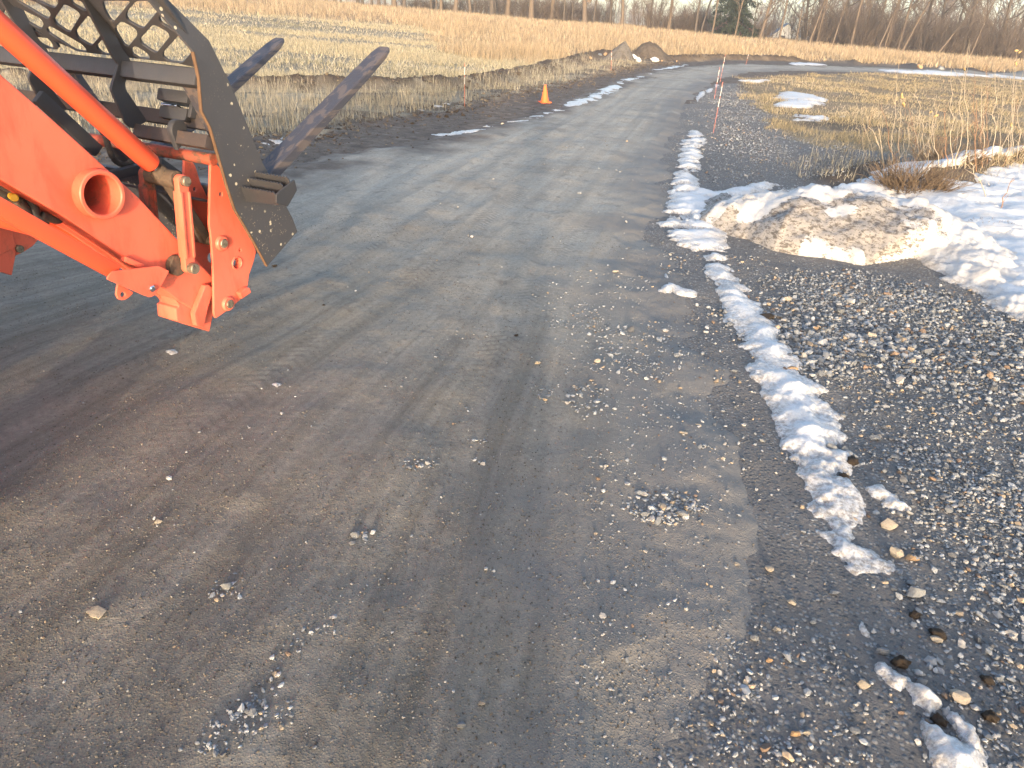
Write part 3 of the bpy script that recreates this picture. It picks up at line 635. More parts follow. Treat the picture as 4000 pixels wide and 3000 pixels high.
_pal = PAL; PAL = np.array([(.075, .058, .046), (.105, .082, .064), (.14, .112, .088), (.06, .047, .038), (.18, .145, .11), (.12, .09, .065), (.09, .07, .055), (.22, .18, .13)])
CP, CS = [], []
for line, wd, n_, lo, hi in ((GEDGE[2:19], .38, 5200, .018, .10), (BERM[3:14], .30, 3800, .02, .11), (GEDGE[2:19]+np.array([.12, -.9]), .75, 4200, .012, .05)):
    seg = x_.integers(0, len(line)-1, n_); t_ = x_.uniform(0, 1, (n_, 1)); q_ = line[seg]*(1-t_)+line[seg+1]*t_
    L_ = np.hypot(*(line[seg+1]-line[seg]).T); kp = x_.uniform(0, 1, n_) < L_/L_.max()+.15; q_ = q_[kp]; q_ = q_+x_.normal(0, wd, q_.shape)*.7
    CP.append(np.stack([q_[:, 0], q_[:, 1], ztop(q_[:, 0], q_[:, 1])], -1)); CS.append(lognorm(len(q_), lo*1.7, .55, lo*.6, hi, x_))
o = GP('soil_crumbs', np.concatenate(CP), np.concatenate(CS), 94, sink=.35); tag(o, kind='stuff'); PAL = _pal
# ---- single stones and clods one can point at
ROCKS = {}
def rock_me(seed, clod=False):
    if (seed, clod) not in ROCKS:
        V, Fc = rock_shape(IC3 if clod else IC2, 900+seed, 4 if clod else 8)
        if clod: V = V*(1+.9*(fbm(V[:, 0]*7+seed, V[:, 1]*7+V[:, 2]*6, seed, 4, .65)-.5)[:, None])
        me = npmesh('clod' if clod else 'stone', V, Fc, clod); ROCKS[(seed, clod)] = me
    return ROCKS[(seed, clod)]
def stone(a, b, px, mat, label, flat=.6, asp=1.3, clod=False, rz=None, seed=None):
    p = on(a, b); dep = p[1]*math.cos(PITCH)-(p[2]-CZ)*math.sin(PITCH)
    w = px*S*dep/F
    me = rock_me(random.randrange(9) if seed is None else seed, clod)
    o = bpy.data.objects.new('dirt_clod' if clod else 'stone', me); COL.objects.link(o)
    if not me.materials: me.materials.append(M['clod' if clod else 'stone_grey'])
    o.material_slots[0].link = 'OBJECT'; o.material_slots[0].material = M['clod'] if clod else M[mat]
    w = w*(.85 if clod else 1.); hgt = w*flat
    o.scale = (w, w/asp, hgt)
    o.rotation_euler = (random.gauss(0, .12), random.gauss(0, .12), random.uniform(-.6, .6) if rz is None else rz)
    o.location = (p[0], p[1], p[2]+hgt*.28)
    tag(o, label, 'dirt clod' if clod else 'stone', 'loose clods of dirt' if clod else 'loose stones lying on the road and gravel')
PA, GY_, TA = 'stone_pale', 'stone_grey', 'stone_tan'
for a in [
    (220, 1341, 44, PA, 'cream flat stone lying alone low on the left of the road', .3), (205, 1336, 22, PA, 'small cream chip touching the lone cream flat stone', .3),
    (495, 1285, 30, GY_, 'pale grey stone in a small dark pocket of pebbles on the road'), (348, 1144, 18, PA, 'little cream stone with two chips on the left of the road', .5),
    (770, 1174, 26, GY_, 'pale blue grey stone above a scatter of chips in mid road'), (762, 1190, 15, GY_, 'smaller grey stone just below the pale blue grey mid road stone'),
    (885, 1023, 16, GY_, 'small white flat stone in mid road above the tread marks', .4), (1472, 949, 22, PA, 'flat off-white stone near the right wheel track', .3),
    (1508, 929, 16, PA, 'smaller flat off-white stone beside the right wheel track', .3), (1388, 1128, 20, GY_, 'blue grey stone on the left of the gravel pocket in the road'),
    (1470, 1128, 26, GY_, 'largest blue grey stone inside the gravel pocket in the road'), (1290, 793, 18, PA, 'cream stone in the upper scatter of gravel on the road'),
    (1160, 798, 14, PA, 'lone cream stone left of the gravel scatter'), (1328, 597, 16, PA, 'flat cream stone at the top of the road gravel', .4),
    (1040, 1535, 18, PA, 'small cream stone beside another low on the road'), (995, 1588, 22, GY_, 'pale grey stone near the bottom middle of the road'),
    (540, 1555, 18, GY_, 'pale grey stone at the lower end of the pebble trail'), (610, 1585, 18, PA, 'flat pale stone right of the pebble trail end', .4),
    (1760, 714, 20, TA, 'tan stone just right of the snow bank on coarse gravel'), (1880, 730, 26, PA, 'big cream stone sticking out of the coarse gravel'),
    (1710, 800, 26, TA, 'flat tan stone at the edge of the snow bank', .4), (1792, 973, 30, GY_, 'grey stone lodged on the right edge of the snow bank', .7),
    (1823, 972, 22, GY_, 'grey stone one step right of the lodged stone'), (1828, 987, 14, GY_, 'small square grey stone below the pair by the snow bank'),
    (1887, 948, 22, GY_, 'pale grey stone alone on the dirt right of the bank'), (1820, 900, 14, GY_, 'little grey stone between bank and dense gravel'),
    (1920, 1138, 38, PA, 'large cream stone right of the lower snow bank'), (1930, 1200, 36, PA, 'pale angular stone beside the orange flat stone', .7),
    (1968, 1206, 34, TA, 'orange brown flat stone right of the pale angular stone', .4), (1973, 1284, 44, GY_, 'big grey and cream stone below the end of the snow bank', .75),
    (1968, 1262, 26, GY_, 'grey slab leaning behind the big grey and cream stone', .4), (1663, 1232, 24, PA, 'rounded pale stone on gravel left of the bank tip'),
    (1590, 1222, 14, PA, 'small pale stone left of the rounded pale stone'), (1710, 1302, 22, PA, 'oval pale stone lying below the snow bank tip'),
    (1800, 1280, 24, GY_, 'slate grey stone touching the tip of the snow bank', .4), (1865, 1482, 30, PA, 'cream and grey stone standing near the bottom right'),
    (1905, 1412, 30, GY_, 'smooth slate stone above the large brown clod'), (1990, 1476, 28, GY_, 'round slate stone beside the yellowish snow lump'),
    (2068, 1512, 56, PA, 'biggest pale tan slab by the lower snow pieces', .45), (1717, 1590, 22, TA, 'brown and white pointed stone at the lower right', .8),
    (1743, 1585, 22, PA, 'pale stone beside the brown and white pointed stone'), (1630, 1380, 22, GY_, 'grey wedge of stone at the broken track edge', .7),
    (1662, 1428, 16, TA, 'small orange stone in the lower gravel scatter'), (1677, 1360, 20, PA, 'pale stone beside a crushed dirt ridge at lower right'),
    (1755, 1345, 18, GY_, 'blue grey stone at the middle of the lower gravel'), (2130, 1405, 34, GY_, 'pale blurred slab at the far right edge gravel', .4),
    (2150, 1420, 26, GY_, 'second pale slab at the far right edge gravel', .4), (2020, 1385, 26, PA, 'cream stone under the brown crumbly clod'),
    (1545, 1490, 14, PA, 'round cream pebble at the left of the lower gravel'), (1845, 1580, 26, GY_, 'blue grey slab near the bottom edge', .5),
    (2030, 1590, 20, TA, 'cream pebble perched on the mud by the bottom snow'), (1700, 650, 22, PA, 'cream rock on the dirt beside the snow bank shoulder'),
    (1560, 1000, 12, PA, 'small cream stone right of the right wheel track')]:
    stone(*a)
for a in [
    (1840, 1002, 36, None, 'brown dirt clod with a dry stem by the snow bank'), (1822, 1030, 26, None, 'flattened brown clod just below the clod with the stem', .45),
    (1945, 1440, 46, None, 'large round brown clod beside the thin icy smear', .8), (2025, 1375, 40, None, 'crumbly brown clod with pebbles right of the tip', .6),
    (2030, 1560, 42, None, 'brown clod lying among the bottom snow pieces', .5), (2140, 1555, 42, None, 'dark brown clod at the right bottom corner', .7),
    (2133, 1475, 34, None, 'tan brown clod above the dark corner clod', .6), (595, 586, 16, None, 'small dark clod on the road below the fork frame', .6),
    (1115, 735, 12, None, 'small brown clod in mid road', .5), (700, 668, 8, None, 'tiny dark clod right of the loader tip', .6),
    (1655, 688, 44, None, 'wide pale brown dirt lump against the snow bank', .4), (1975, 1330, 30, None, 'low dark dirt lump right of the bank tip', .5)]:
    stone(*a[:5], flat=a[5] if len(a) > 5 else .6, asp=1.1, clod=True)
# ------------------------------------------------------------------ grass as blades
PG = {'grey': [(.30, .275, .215), (.38, .35, .28), (.24, .215, .165), (.45, .42, .335), (.20, .178, .13)],
      'pale': [(.38, .34, .245), (.455, .415, .30), (.30, .27, .19), (.51, .47, .36), (.23, .21, .13)],
      'gold': [(.34, .27, .185), (.41, .335, .235), (.29, .225, .155), (.46, .39, .285), (.23, .175, .125)],
      'green': [(.30, .25, .155), (.36, .30, .19), (.43, .36, .245), (.22, .19, .105), (.49, .415, .295)]}
def blades(name, x, y, hgt, wid, pal, seed, lean=.35, mid=False, glab=None):
    r = np.random.default_rng(seed); n = len(x); z = ztop(x, y)-.01
    a = r.uniform(0, 2*math.pi, n); la = r.uniform(0, 2*math.pi, n); ll = np.abs(r.normal(0, lean, n))*hgt
    dx, dy = np.cos(a)*wid/2, np.sin(a)*wid/2; tx, ty = np.cos(la)*ll, np.sin(la)*ll
    V = [np.stack([x-dx, y-dy, z], -1), np.stack([x+dx, y+dy, z], -1)]
    if mid:
        V += [np.stack([x+tx*.3-dx*.8, y+ty*.3-dy*.8, z+hgt*.55], -1), np.stack([x+tx*.3+dx*.8, y+ty*.3+dy*.8, z+hgt*.55], -1)]
    V += [np.stack([x+tx, y+ty, z+hgt], -1)]
    k = len(V); V = np.stack(V, 1).reshape(-1, 3)
    base = (np.arange(n)*k)[:, None]
    f = np.array([[0, 1, 2]]) if not mid else np.array([[0, 1, 3], [0, 3, 2], [2, 3, 4]])
    Fc = (base[:, None]+f[None]).reshape(-1, 3)
    P_ = np.array(PG[pal] if isinstance(pal, str) else pal)
    patch = fbm(x*.22, y*.22, seed+2, 3)
    w_ = np.clip(r.normal(0, 1.1, n)+(patch-.5)*8+2, 0, len(P_)-1).astype(int)
    c = P_[w_]*r.uniform(.7, 1.08, (n, 1)); c = np.repeat(np.concatenate([c, np.ones((n, 1))], 1), k, 0)
    o = link(name, npmesh(name, V, Fc, False, {'col': ('FLOAT_COLOR', c)}), M['blade']); return tag(o, kind='stuff')
def polar(n, r0, r1, a0, a1, seed, pw=1.):
    r = np.random.default_rng(seed); u = r.uniform(0, 1, n)
    if pw == 2: rad = np.sqrt(r0*r0+u*(r1*r1-r0*r0))
    elif pw == 1: rad = r0+u*(r1-r0)
    else: rad = r0*(r1/r0)**u
    a = r.uniform(a0, a1, n); return rad*np.sin(a), rad*np.cos(a)
def side(line, x, y):
    d, p, s, _ = pld(line, x, y); return d*s
# weeds on the verge between road and field
x, y = polar(190000, 7.5, 34, -.72, .2, 201, 1)
sg = side(GEDGE, x, y); sb = side(BERM, x, y)
k = (sg > .05) & (sb < -.15); dens = fbm(x*.9, y*.9, 202, 4)
k &= np.random.default_rng(1).uniform(0, 1, len(x)) < (.25+1.3*sst(.42, .62, dens))*sst(0, 1.1, sg+.15+(fbm(x*1.5, y*1.5, 204, 3)-.5)*.8)
x, y, dens = x[k], y[k], dens[k]; q = np.random.default_rng(2)
blades('verge_grass', x, y, q.gamma(2., .05, len(x))*(.35+dens*1.1)+.02, q.uniform(.004, .009, len(x)), 'grey', 203, .3, True)
# mown field
x, y = polar(420000, 15, 95, -.74, .25, 211, 0)
k = (side(BERM, x, y) > .15) & (side(TOPL, x, y) < 2+4*(fbm(x*.2, y*.2, 213, 3)-.5)); x, y = x[k], y[k]
rows = fbm(x*.08+y*.02, y*.30, 212, 4); k = q.uniform(0, 1, len(x)) < .25+sst(.38, .6, rows); x, y, rows = x[k], y[k], rows[k]; R_ = np.hypot(x, y)
blades('field_grass', x, y, q.uniform(.05, .16, len(x))*(.5+rows), .006+R_*.0005*q.uniform(.5, 1.5, len(x)), 'pale', 214, .6)
# tall dried weeds
x, y = polar(420000, 17, 125, -.72, .80, 221, 0)
sb = side(BERM, x, y); k = (sb > .3) & ((side(TOPL, x, y) > -1+5*(fbm(x*.2, y*.2, 213, 3)-.5)) | (x > 8)); x, y = x[k], y[k]; R_ = np.hypot(x, y)
dens = fbm(x*.35, y*.35, 222, 4); k = q.uniform(0, 1, len(x)) < .3+sst(.36, .6, dens); x, y, dens, R_ = x[k], y[k], dens[k], R_[k]
blades('tall_dry_grass', x, y, q.uniform(.18, .55, len(x))*(.45+dens)*sst(10, 30, R_), .007+R_*.0006*q.uniform(.5, 1.5, len(x)), 'gold', 223, .3)
# short grass inside the bend
x, y = polar(330000, 6, 60, .12, .80, 231, 0)
s_ = psd(INNER, x, y); dens = fbm(x*.8, y*.8, 232, 4)
k = (s_+(fbm(x*1.5, y*1.5, 234, 3)-.5)*1.2 > -.1) & (q.uniform(0, 1, len(x)) < .15+1.1*sst(.40, .62, dens)); x, y, dens = x[k], y[k], dens[k]; R_ = np.hypot(x, y)
blades('short_grass', x, y, q.gamma(3, .017, len(x))*(.4+dens)+.012, .005+R_*.0004*q.uniform(.5, 1.5, len(x)), 'green', 233, .5)
x, y = polar(15000, 5.5, 15, .15, .8, 241, 1)
FR_ = hpoly([(1690, 350), (1760, 330), (1900, 335), (2060, 345), (2212, 330), (2400, 330), (2400, 420), (2212, 415), (2050, 425), (1960, 425), (1830, 400), (1740, 392)])
k = psd(FR_, x, y)+(fbm(x*2, y*2, 242, 3)-.5)*.7 > 0; x, y = x[k], y[k]
blades('fringe_grass', x, y, q.gamma(2.2, .032, len(x))+.015, q.uniform(.004, .008, len(x)), 'grey', 243, .5, True)
# ------------------------------------------------------------------ the loader tractor and its pallet fork
HD = math.radians(22.5); hx = np.array([math.sin(HD), math.cos(HD), 0]); nx = np.array([math.cos(HD), -math.sin(HD), 0]); D0 = 3.25
c1 = lambda x, y: (x/2.765, y/2.765)
c2 = lambda x, y: (x*.5425, 500+y*.5425)
c3 = lambda x, y: (600+x*.4521, y*.4521)
c4 = lambda x, y: (500+x*.5424, 400+y*.5424)
c5 = lambda x, y: (x/3.456, y/3.456)
OC = np.array([0, 0, CZ])
def T(q, D):                                               # survey point on the vertical plane at side distance D -> (along, up)
    d = ray(*q); t = (-D-nx@OC)/(nx@d); p = OC+d*t; return (float(p@hx), float(p[2]))
def TT(pts, D, f=c2): return [T(f(*q), D) for q in pts]
def L(D, s, z): return Vector((D0-D, s, z))                # side distance, along, up -> tractor frame
def rounded(poly, r, seg=3):
    out = []; n = len(poly)
    for i in range(n):
        p0, p1, p2 = (Vector(poly[(i+k) % n]) for k in (-1, 0, 1))
        a = p0-p1; b = p2-p1; la, lb = a.length, b.length
        if la < 1e-6 or lb < 1e-6: continue
        k = min(r, la*.42, lb*.42); a = p1+a/la*k; b = p1+b/lb*k
        for j in range(seg+1):
            t = j/seg; out.append(tuple((1-t)**2*a+2*t*(1-t)*p1+t*t*b))
    return out
def circ(c, r, n=28): return [(c[0]+r*math.cos(2*math.pi*i/n), c[1]+r*math.sin(2*math.pi*i/n)) for i in range(n)]
def flat(name, outer, holes, th, mat, parent, fn, bev=.002):
    """A plate with holes: 2D outline filled, given thickness and a small bevel; fn maps (u, v, w) to the tractor frame."""
    cu = bpy.data.curves.new(name, 'CURVE'); cu.dimensions = '2D'; cu.fill_mode = 'BOTH'
    cu.extrude = max(th/2-bev, .0005); cu.bevel_depth = bev; cu.bevel_resolution = 1; cu.offset = -bev
    for lp in [outer]+list(holes):
        sp = cu.splines.new('POLY'); sp.points.add(len(lp)-1)
        for pt, q in zip(sp.points, lp): pt.co = (q[0], q[1], 0, 1)
        sp.use_cyclic_u = True
    ob = bpy.data.objects.new('tmp', cu); me = bpy.data.meshes.new_from_object(ob); bpy.data.objects.remove(ob); bpy.data.curves.remove(cu)
    me.name = name; n = len(me.vertices); co = np.empty(n*3, np.float32); me.vertices.foreach_get('co', co); co = co.reshape(-1, 3)
    W = np.array([fn(*q)[:] for q in co], np.float32); me.vertices.foreach_set('co', W.ravel())
    me.materials.clear(); me.update(); autosmooth(me, 40)
    return link(name, me, mat, parent)
def splate(name, poly, D, th, mat, parent, holes=(), r=.01, bev=.002):   # plate in the side plane, outer face at D
    return flat(name, rounded(poly, r) if r else poly, holes, th, mat, parent, lambda u, v, w: L(D+th/2-w, u, v), bev)
def ring_pts(c, ax, r, n):
    ax = ax.normalized(); e = Vector((0, 0, 1)) if abs(ax.z) < .9 else Vector((1, 0, 0)); a = ax.cross(e).normalized(); b = ax.cross(a)
    return [c+a*(r*math.cos(2*math.pi*i/n))+b*(r*math.sin(2*math.pi*i/n)) for i in range(n)]
def lathe(name, p0, p1, prof, mat, parent, n=28):           # prof: (fraction-in-metres along, radius); closed by caps
    bm = bmesh.new(); ax = (p1-p0); Lg = ax.length; ax = ax/Lg; rings = []
    for t, r in prof: rings.append([bm.verts.new(q) for q in ring_pts(p0+ax*t, ax, max(r, 1e-4), n)])
    for a, b in zip(rings[:-1], rings[1:]):
        for i in range(n): bm.faces.new((a[i], a[(i+1) % n], b[(i+1) % n], b[i]))
    if prof[0] != prof[-1]:
        bm.faces.new(rings[0][::-1]); bm.faces.new(rings[-1])
    bmesh.ops.recalc_face_normals(bm, faces=bm.faces)
    me = bmmesh(name, bm); autosmooth(me, 40); return link(name, me, mat, parent)
def rod(name, p0, p1, r, mat, parent, n=24, ch=.003):
    Lg = (p1-p0).length; return lathe(name, p0, p1, [(0, r-ch), (ch, r), (Lg-ch, r), (Lg, r-ch)], mat, parent, n)
def pipe(name, p0, p1, ro, ri, mat, parent, n=40):
    Lg = (p1-p0).length; c = .004
    return lathe(name, p0, p1, [(0, ri+c), (0, ro-c), (c, ro), (Lg-c, ro), (Lg, ro-c), (Lg, ri+c), (Lg-c, ri), (c, ri), (0, ri+c)], mat, parent, n)
def hose(name, pts, r, mat, parent, n=10):
    P = [Vector(p) for p in pts]; out = []
    for i in range(len(P)-1):
        a, b, c, d = P[max(i-1, 0)], P[i], P[i+1], P[min(i+2, len(P)-1)]
        for k in range(6):
            t = k/6; out.append(.5*((2*b)+(-a+c)*t+(2*a-5*b+4*c-d)*t*t+(-a+3*b-3*c+d)*t**3))
    out.append(P[-1]); bm = bmesh.new(); rings = []
    for i, p in enumerate(out):
        ax = (out[min(i+1, len(out)-1)]-out[max(i-1, 0)]); rings.append([bm.verts.new(q) for q in ring_pts(p, ax, r, n)])
    for a, b in zip(rings[:-1], rings[1:]):
        for i in range(n): bm.faces.new((a[i], a[(i+1) % n], b[(i+1) % n], b[i]))
    bm.faces.new(rings[0][::-1]); bm.faces.new(rings[-1]); bmesh.ops.recalc_face_normals(bm, faces=bm.faces)
    return link(name, bmmesh(name, bm, True), mat, parent)
def hexa(name, corners, mat, parent, bev=.004):            # 8 corners: bottom 4 then top 4
    bm = bmesh.new(); v = [bm.verts.new(c) for c in corners]
    for f in [(3, 2, 1, 0), (4, 5, 6, 7), (0, 1, 5, 4), (1, 2, 6, 5), (2, 3, 7, 6), (3, 0, 4, 7)]: bm.faces.new([v[i] for i in f])
    bmesh.ops.recalc_face_normals(bm, faces=bm.faces)
    if bev: bmesh.ops.bevel(bm, geom=list(bm.edges), offset=bev, segments=2, affect='EDGES', profile=.6)
    me = bmmesh(name, bm); autosmooth(me, 40); return link(name, me, mat, parent)
def beam(name, D1, D2, s, z, ws, wz, tilt, mat, parent, bev=.005):       # lateral box section
    c, q = math.cos(tilt), math.sin(tilt); cs = []
    for sz in (-1, 1):
        for D, sgn in ((D1, -1), (D1, 1), (D2, 1), (D2, -1)):
            u, v = sgn*ws/2, sz*wz/2; cs.append(L(D, s+u*c-v*q, z+u*q+v*c))
    return hexa(name, cs, mat, parent, bev)
def bar2(name, a, b, w, D, th, mat, parent, bev=.006):      # straight bar between two side-plane points
    d = Vector((b[0]-a[0], b[1]-a[1])).normalized(); p = Vector((-d.y, d.x))*w/2; cs = []
    for DD in (D+th, D):
        for q, sg in ((a, -1), (b, -1), (b, 1), (a, 1)): cs.append(L(DD, q[0]+p.x*sg, q[1]+p.y*sg))
    return hexa(name, cs, mat, parent, bev)
def stadium(a, b, r, n=10):
    ang = math.atan2(b[1]-a[1], b[0]-a[0]); o = []
    for i in range(n+1): t = ang-math.pi/2+math.pi*i/n; o.append((b[0]+r*math.cos(t), b[1]+r*math.sin(t)))
    for i in range(n+1): t = ang+math.pi/2+math.pi*i/n; o.append((a[0]+r*math.cos(t), a[1]+r*math.sin(t)))
    return o
ROOT = Vector(-D0*nx)
trac = empty('loader_tractor', 'orange loader tractor standing at the road edge with its arms raised', 'tractor', ROOT); trac.rotation_euler = (0, 0, -HD)
fork = empty('pallet_fork', 'dark steel pallet fork frame carried on the orange loader arms', 'pallet fork', ROOT); fork.rotation_euler = (0, 0, -HD)
OR, OC_, OM, ST = M['orange'], M['orange_clean'], M['orange_muddy_shaded'], M['steel']
# --- one loader arm; mirror=True builds the far one
def MR(D, mirror, th=0.): return 2*D0-D-th if mirror else D
UP = T(c2(1355, 388), 2.37); LOW = T(c2(1405, 1015), 2.37); QP1 = T(c2(1600, 830), 2.40); QP2 = T(c2(1645, 1265), 2.40)
HOLE = T(c2(712, 476), 2.44)
upper_e = [T((-700, -545), 2.46), T((0, 286), 2.46)]+TT([(450, 0), (1000, 500), (1450, 985), (1545, 1085)], 2.46)
lower_e = TT([(1556, 1240), (1430, 1330), (1285, 1248), (900, 940), (430, 620)], 2.46)+[T((0, 701), 2.46), T((-700, 300), 2.46)]
KNEE = [(.62, 1.86), (.02, 1.22), (-.12, 1.30), (.50, 2.06)]
arm_poly = upper_e[1:]+lower_e[:-1]
s0, z0 = upper_e[1]; s1, z1 = lower_e[-2]
kn = [(1.02, 1.42), (.35, 1.22), (.0, .95), (-.14, 1.06), (.2, 1.42), (1.12, 1.78)]
arm_poly = arm_poly+kn
QA = TT([(1525, 262), (1535, 245), (1552, 243), (1600, 300), (1640, 440), (1700, 570), (1790, 740), (1852, 890), (1835, 960), (1800, 1060), (1788, 1160), (1740, 1235), (1680, 1290), (1560, 1375), (1548, 1340), (1545, 1050), (1530, 800), (1515, 700), (1520, 400)], 2.40)
def arm(mirror):
    m = lambda D, th=0.: MR(D, mirror, th)
    boom = splate('boom', arm_poly, m(2.46, .13), .13, OR, trac, [circ(HOLE, .074, 36)], r=.012, bev=.007)
    inner = splate('boom_web', [(s, z-.028) for s, z in TT([(150, 440), (430, 610), (910, 925), (1250, 1200), (1200, 1230), (880, 975), (480, 700), (100, 480)], 2.57)], m(2.56, .02), .02, OM if mirror else M['orange'], boom, r=.004)  # far web takes the darker muddy paint, its shade put into the colour
    blk = splate('end_stop', TT([(1262, 1235), (1430, 1180), (1548, 1150), (1560, 1245), (1512, 1468), (1274, 1392), (1266, 1300), (1290, 1285)], 2.465), m(2.466, .12), .12, OR, boom, r=.006, bev=.006)
    if not mirror: splate('end_rib', TT([(1400, 1340), (1480, 1135), (1505, 1128), (1545, 1160), (1500, 1300), (1470, 1440), (1415, 1425)], 2.43), 2.43, .03, OR, boom, r=.006, bev=.005)
    for nm, D in (('link', 2.395), ('link', 2.60)):
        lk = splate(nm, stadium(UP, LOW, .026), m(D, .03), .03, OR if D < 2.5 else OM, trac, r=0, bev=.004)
        off = Vector((LOW[1]-UP[1], -(LOW[0]-UP[0]))).normalized()*.020
        for sg in (-1, 1):
            f = lambda k: (UP[0]+(LOW[0]-UP[0])*k+off.x*sg, UP[1]+(LOW[1]-UP[1])*k+off.y*sg)
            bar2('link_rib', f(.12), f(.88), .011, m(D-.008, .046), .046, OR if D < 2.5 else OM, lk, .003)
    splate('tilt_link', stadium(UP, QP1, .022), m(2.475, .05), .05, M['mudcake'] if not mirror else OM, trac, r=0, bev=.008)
    a, b = m(2.372), m(2.62)
    pn = rod('pin', L(a, *UP), L(b, *UP), .021, M['pin'], trac); 
    rod('pin_boss', L(m(2.43), *UP), L(m(2.59), *UP), .037, M['mudcake'], pn)
    pn = rod('pin', L(m(2.365), *LOW), L(m(2.62), *LOW), .024, M['pin'], trac); rod('pin_washer', L(m(2.43), LOW[0]-.03, LOW[1]+.012), L(m(2.46), LOW[0]-.03, LOW[1]+.012), .045, M['mudcake'], pn)
    # bucket cylinder
    e0 = T((-420, -275), 2.51); e1 = T((594, 643), 2.51); dd = Vector((e1[0]-e0[0], e1[1]-e0[1])); Lc = dd.length; dn = dd/Lc
    P0, P1 = L(m(2.51), *e0), L(m(2.51), *e1)
    cy = lathe('tilt_cylinder', P0, P1, [(0, .03), (.01, .041), (Lc-.012, .041), (Lc-.002, .037), (Lc, .03)], OC_, trac, 36)
    rod('piston_rod', P1, L(m(2.51), UP[0]-dn.x*.03, UP[1]-dn.y*.03), .017, M['chrome'], cy)
    lathe('rod_collar', L(m(2.51), e1[0]+dn.x*.022, e1[1]+dn.y*.022), L(m(2.51), UP[0], UP[1]), [(0, .026), (.012, .036), (.06, .036)], M['mudcake'], cy)
    # quick attach plates with pins
    holes = [circ(T(c2(1710, 975), 2.40), .026), circ(T(c2(1735, 880), 2.40), .007, 14), circ(T(c2(1598, 478), 2.40), .010, 16)]
    for D in (2.405, 2.56):
        qa = splate('quick_attach_plate', QA, m(D, .014), .014, OR, trac, holes, r=.008, bev=.003)
        if D < 2.5:
            pipe('hole_collar', L(m(2.399), *T(c2(1710, 975), 2.40)), L(m(2.44), *T(c2(1710, 975), 2.40)), .033, .025, OR, qa)
            for q in (QP1, QP2):
                lathe('pin_collar', L(m(2.392), *q), L(m(2.41), *q), [(0, .030), (.006, .035), (.018, .037)], OR, qa)
                rod('attach_pin', L(m(2.384), *q), L(m(2.60), *q), .021, M['pin'], qa)
            splate('stop_lug', TT([(1730, 1190), (1775, 1150), (1800, 1150), (1812, 1185), (1745, 1232)], 2.38), m(2.38, .06), .06, OR, qa, r=.004, bev=.005)
    return boom
boom = arm(False); arm(True)
# cross members
pipe('cross_tube', L(2.415, *HOLE), L(2*D0-2.415, *HOLE), .092, .074, OR, trac, 48)
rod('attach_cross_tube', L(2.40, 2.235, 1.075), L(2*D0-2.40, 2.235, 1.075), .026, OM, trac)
# parking stand folded under the boom
sa, sb_ = T((-400, 585), 2.43), T(c2(850, 1040), 2.43)
sdn = bar2('parking_stand', sa, sb_, .062, 2.425, .05, OC_, trac, .010)
brk = splate('stand_bracket', TT([(795, 1055), (820, 1032), (1150, 995), (1226, 1032), (1180, 1120), (1122, 1208), (1085, 1222), (1050, 1210), (778, 1092)], 2.40), 2.405, .008, OR, trac, r=.006)
splate('stand_hook', TT([(850, 1120), (965, 1185), (925, 1225), (890, 1242), (852, 1235), (838, 1195)], 2.46), 2.46, .01, OR, brk, [circ(T(c2(886, 1200), 2.46), .011, 16)], r=.008)
lathe('stand_bolt', L(2.392, *T(c2(1095, 1157), 2.40)), L(2.42, *T(c2(1095, 1157), 2.40)), [(0, .010), (.004, .015), (.013, .0155), (.028, .0155)], M['chrome'], brk, 6)
bar2('stand_clip', T(c2(905, 945), 2.44), T(c2(1035, 1000), 2.44), .022, 2.44, .03, OR, brk, .004)
# hoses and fittings behind the gap
hs = lambda D, *q: [L(D, *T(c2(*p), D)) for p in q]
hose('hydraulic_hose', hs(2.56, (-120, 330), (20, 410), (130, 470), (210, 560), (250, 640), (330, 700)), .017, M['hose'], trac)
hose('hydraulic_hose', hs(2.545, (-150, 300), (60, 395), (180, 480), (240, 560), (270, 650), (380, 640), (425, 665)), .016, M['hose'], trac)
hose('hydraulic_hose', hs(2.54, (300, 520), (350, 560), (405, 610), (425, 655), (380, 655), (300, 630)), .016, M['hose'], trac)
hose('hydraulic_hose', hs(2.60, (-100, 420), (10, 470), (60, 540), (120, 600), (200, 640)), .024, M['hose'], trac)
cp = rod('hose_coupler', L(2.56, *T(c2(85, 490), 2.56)), L(2.50, *T(c2(104, 503), 2.50)), .013, M['yellow'], trac)
rod('coupler_body', L(2.56, *T(c2(100, 520), 2.56)), L(2.56, *T(c2(180, 640), 2.56)), .030, M['mudcake'], cp)
rod('coupler_body', L(2.57, *T(c2(150, 600), 2.57)), L(2.57, *T(c2(290, 670), 2.57)), .026, M['mudcake'], cp)
# lift cylinder and lower bracket
lc = lathe('lift_cylinder', L(2.68, *T(c2(-200, 560), 2.68)), L(2.68, *T(c2(600, 775), 2.68)), [(0, .05), (.01, .052), (.62, .052), (.625, .06), (.66, .06), (.665, .052), (.9, .052)], OC_, trac, 32)
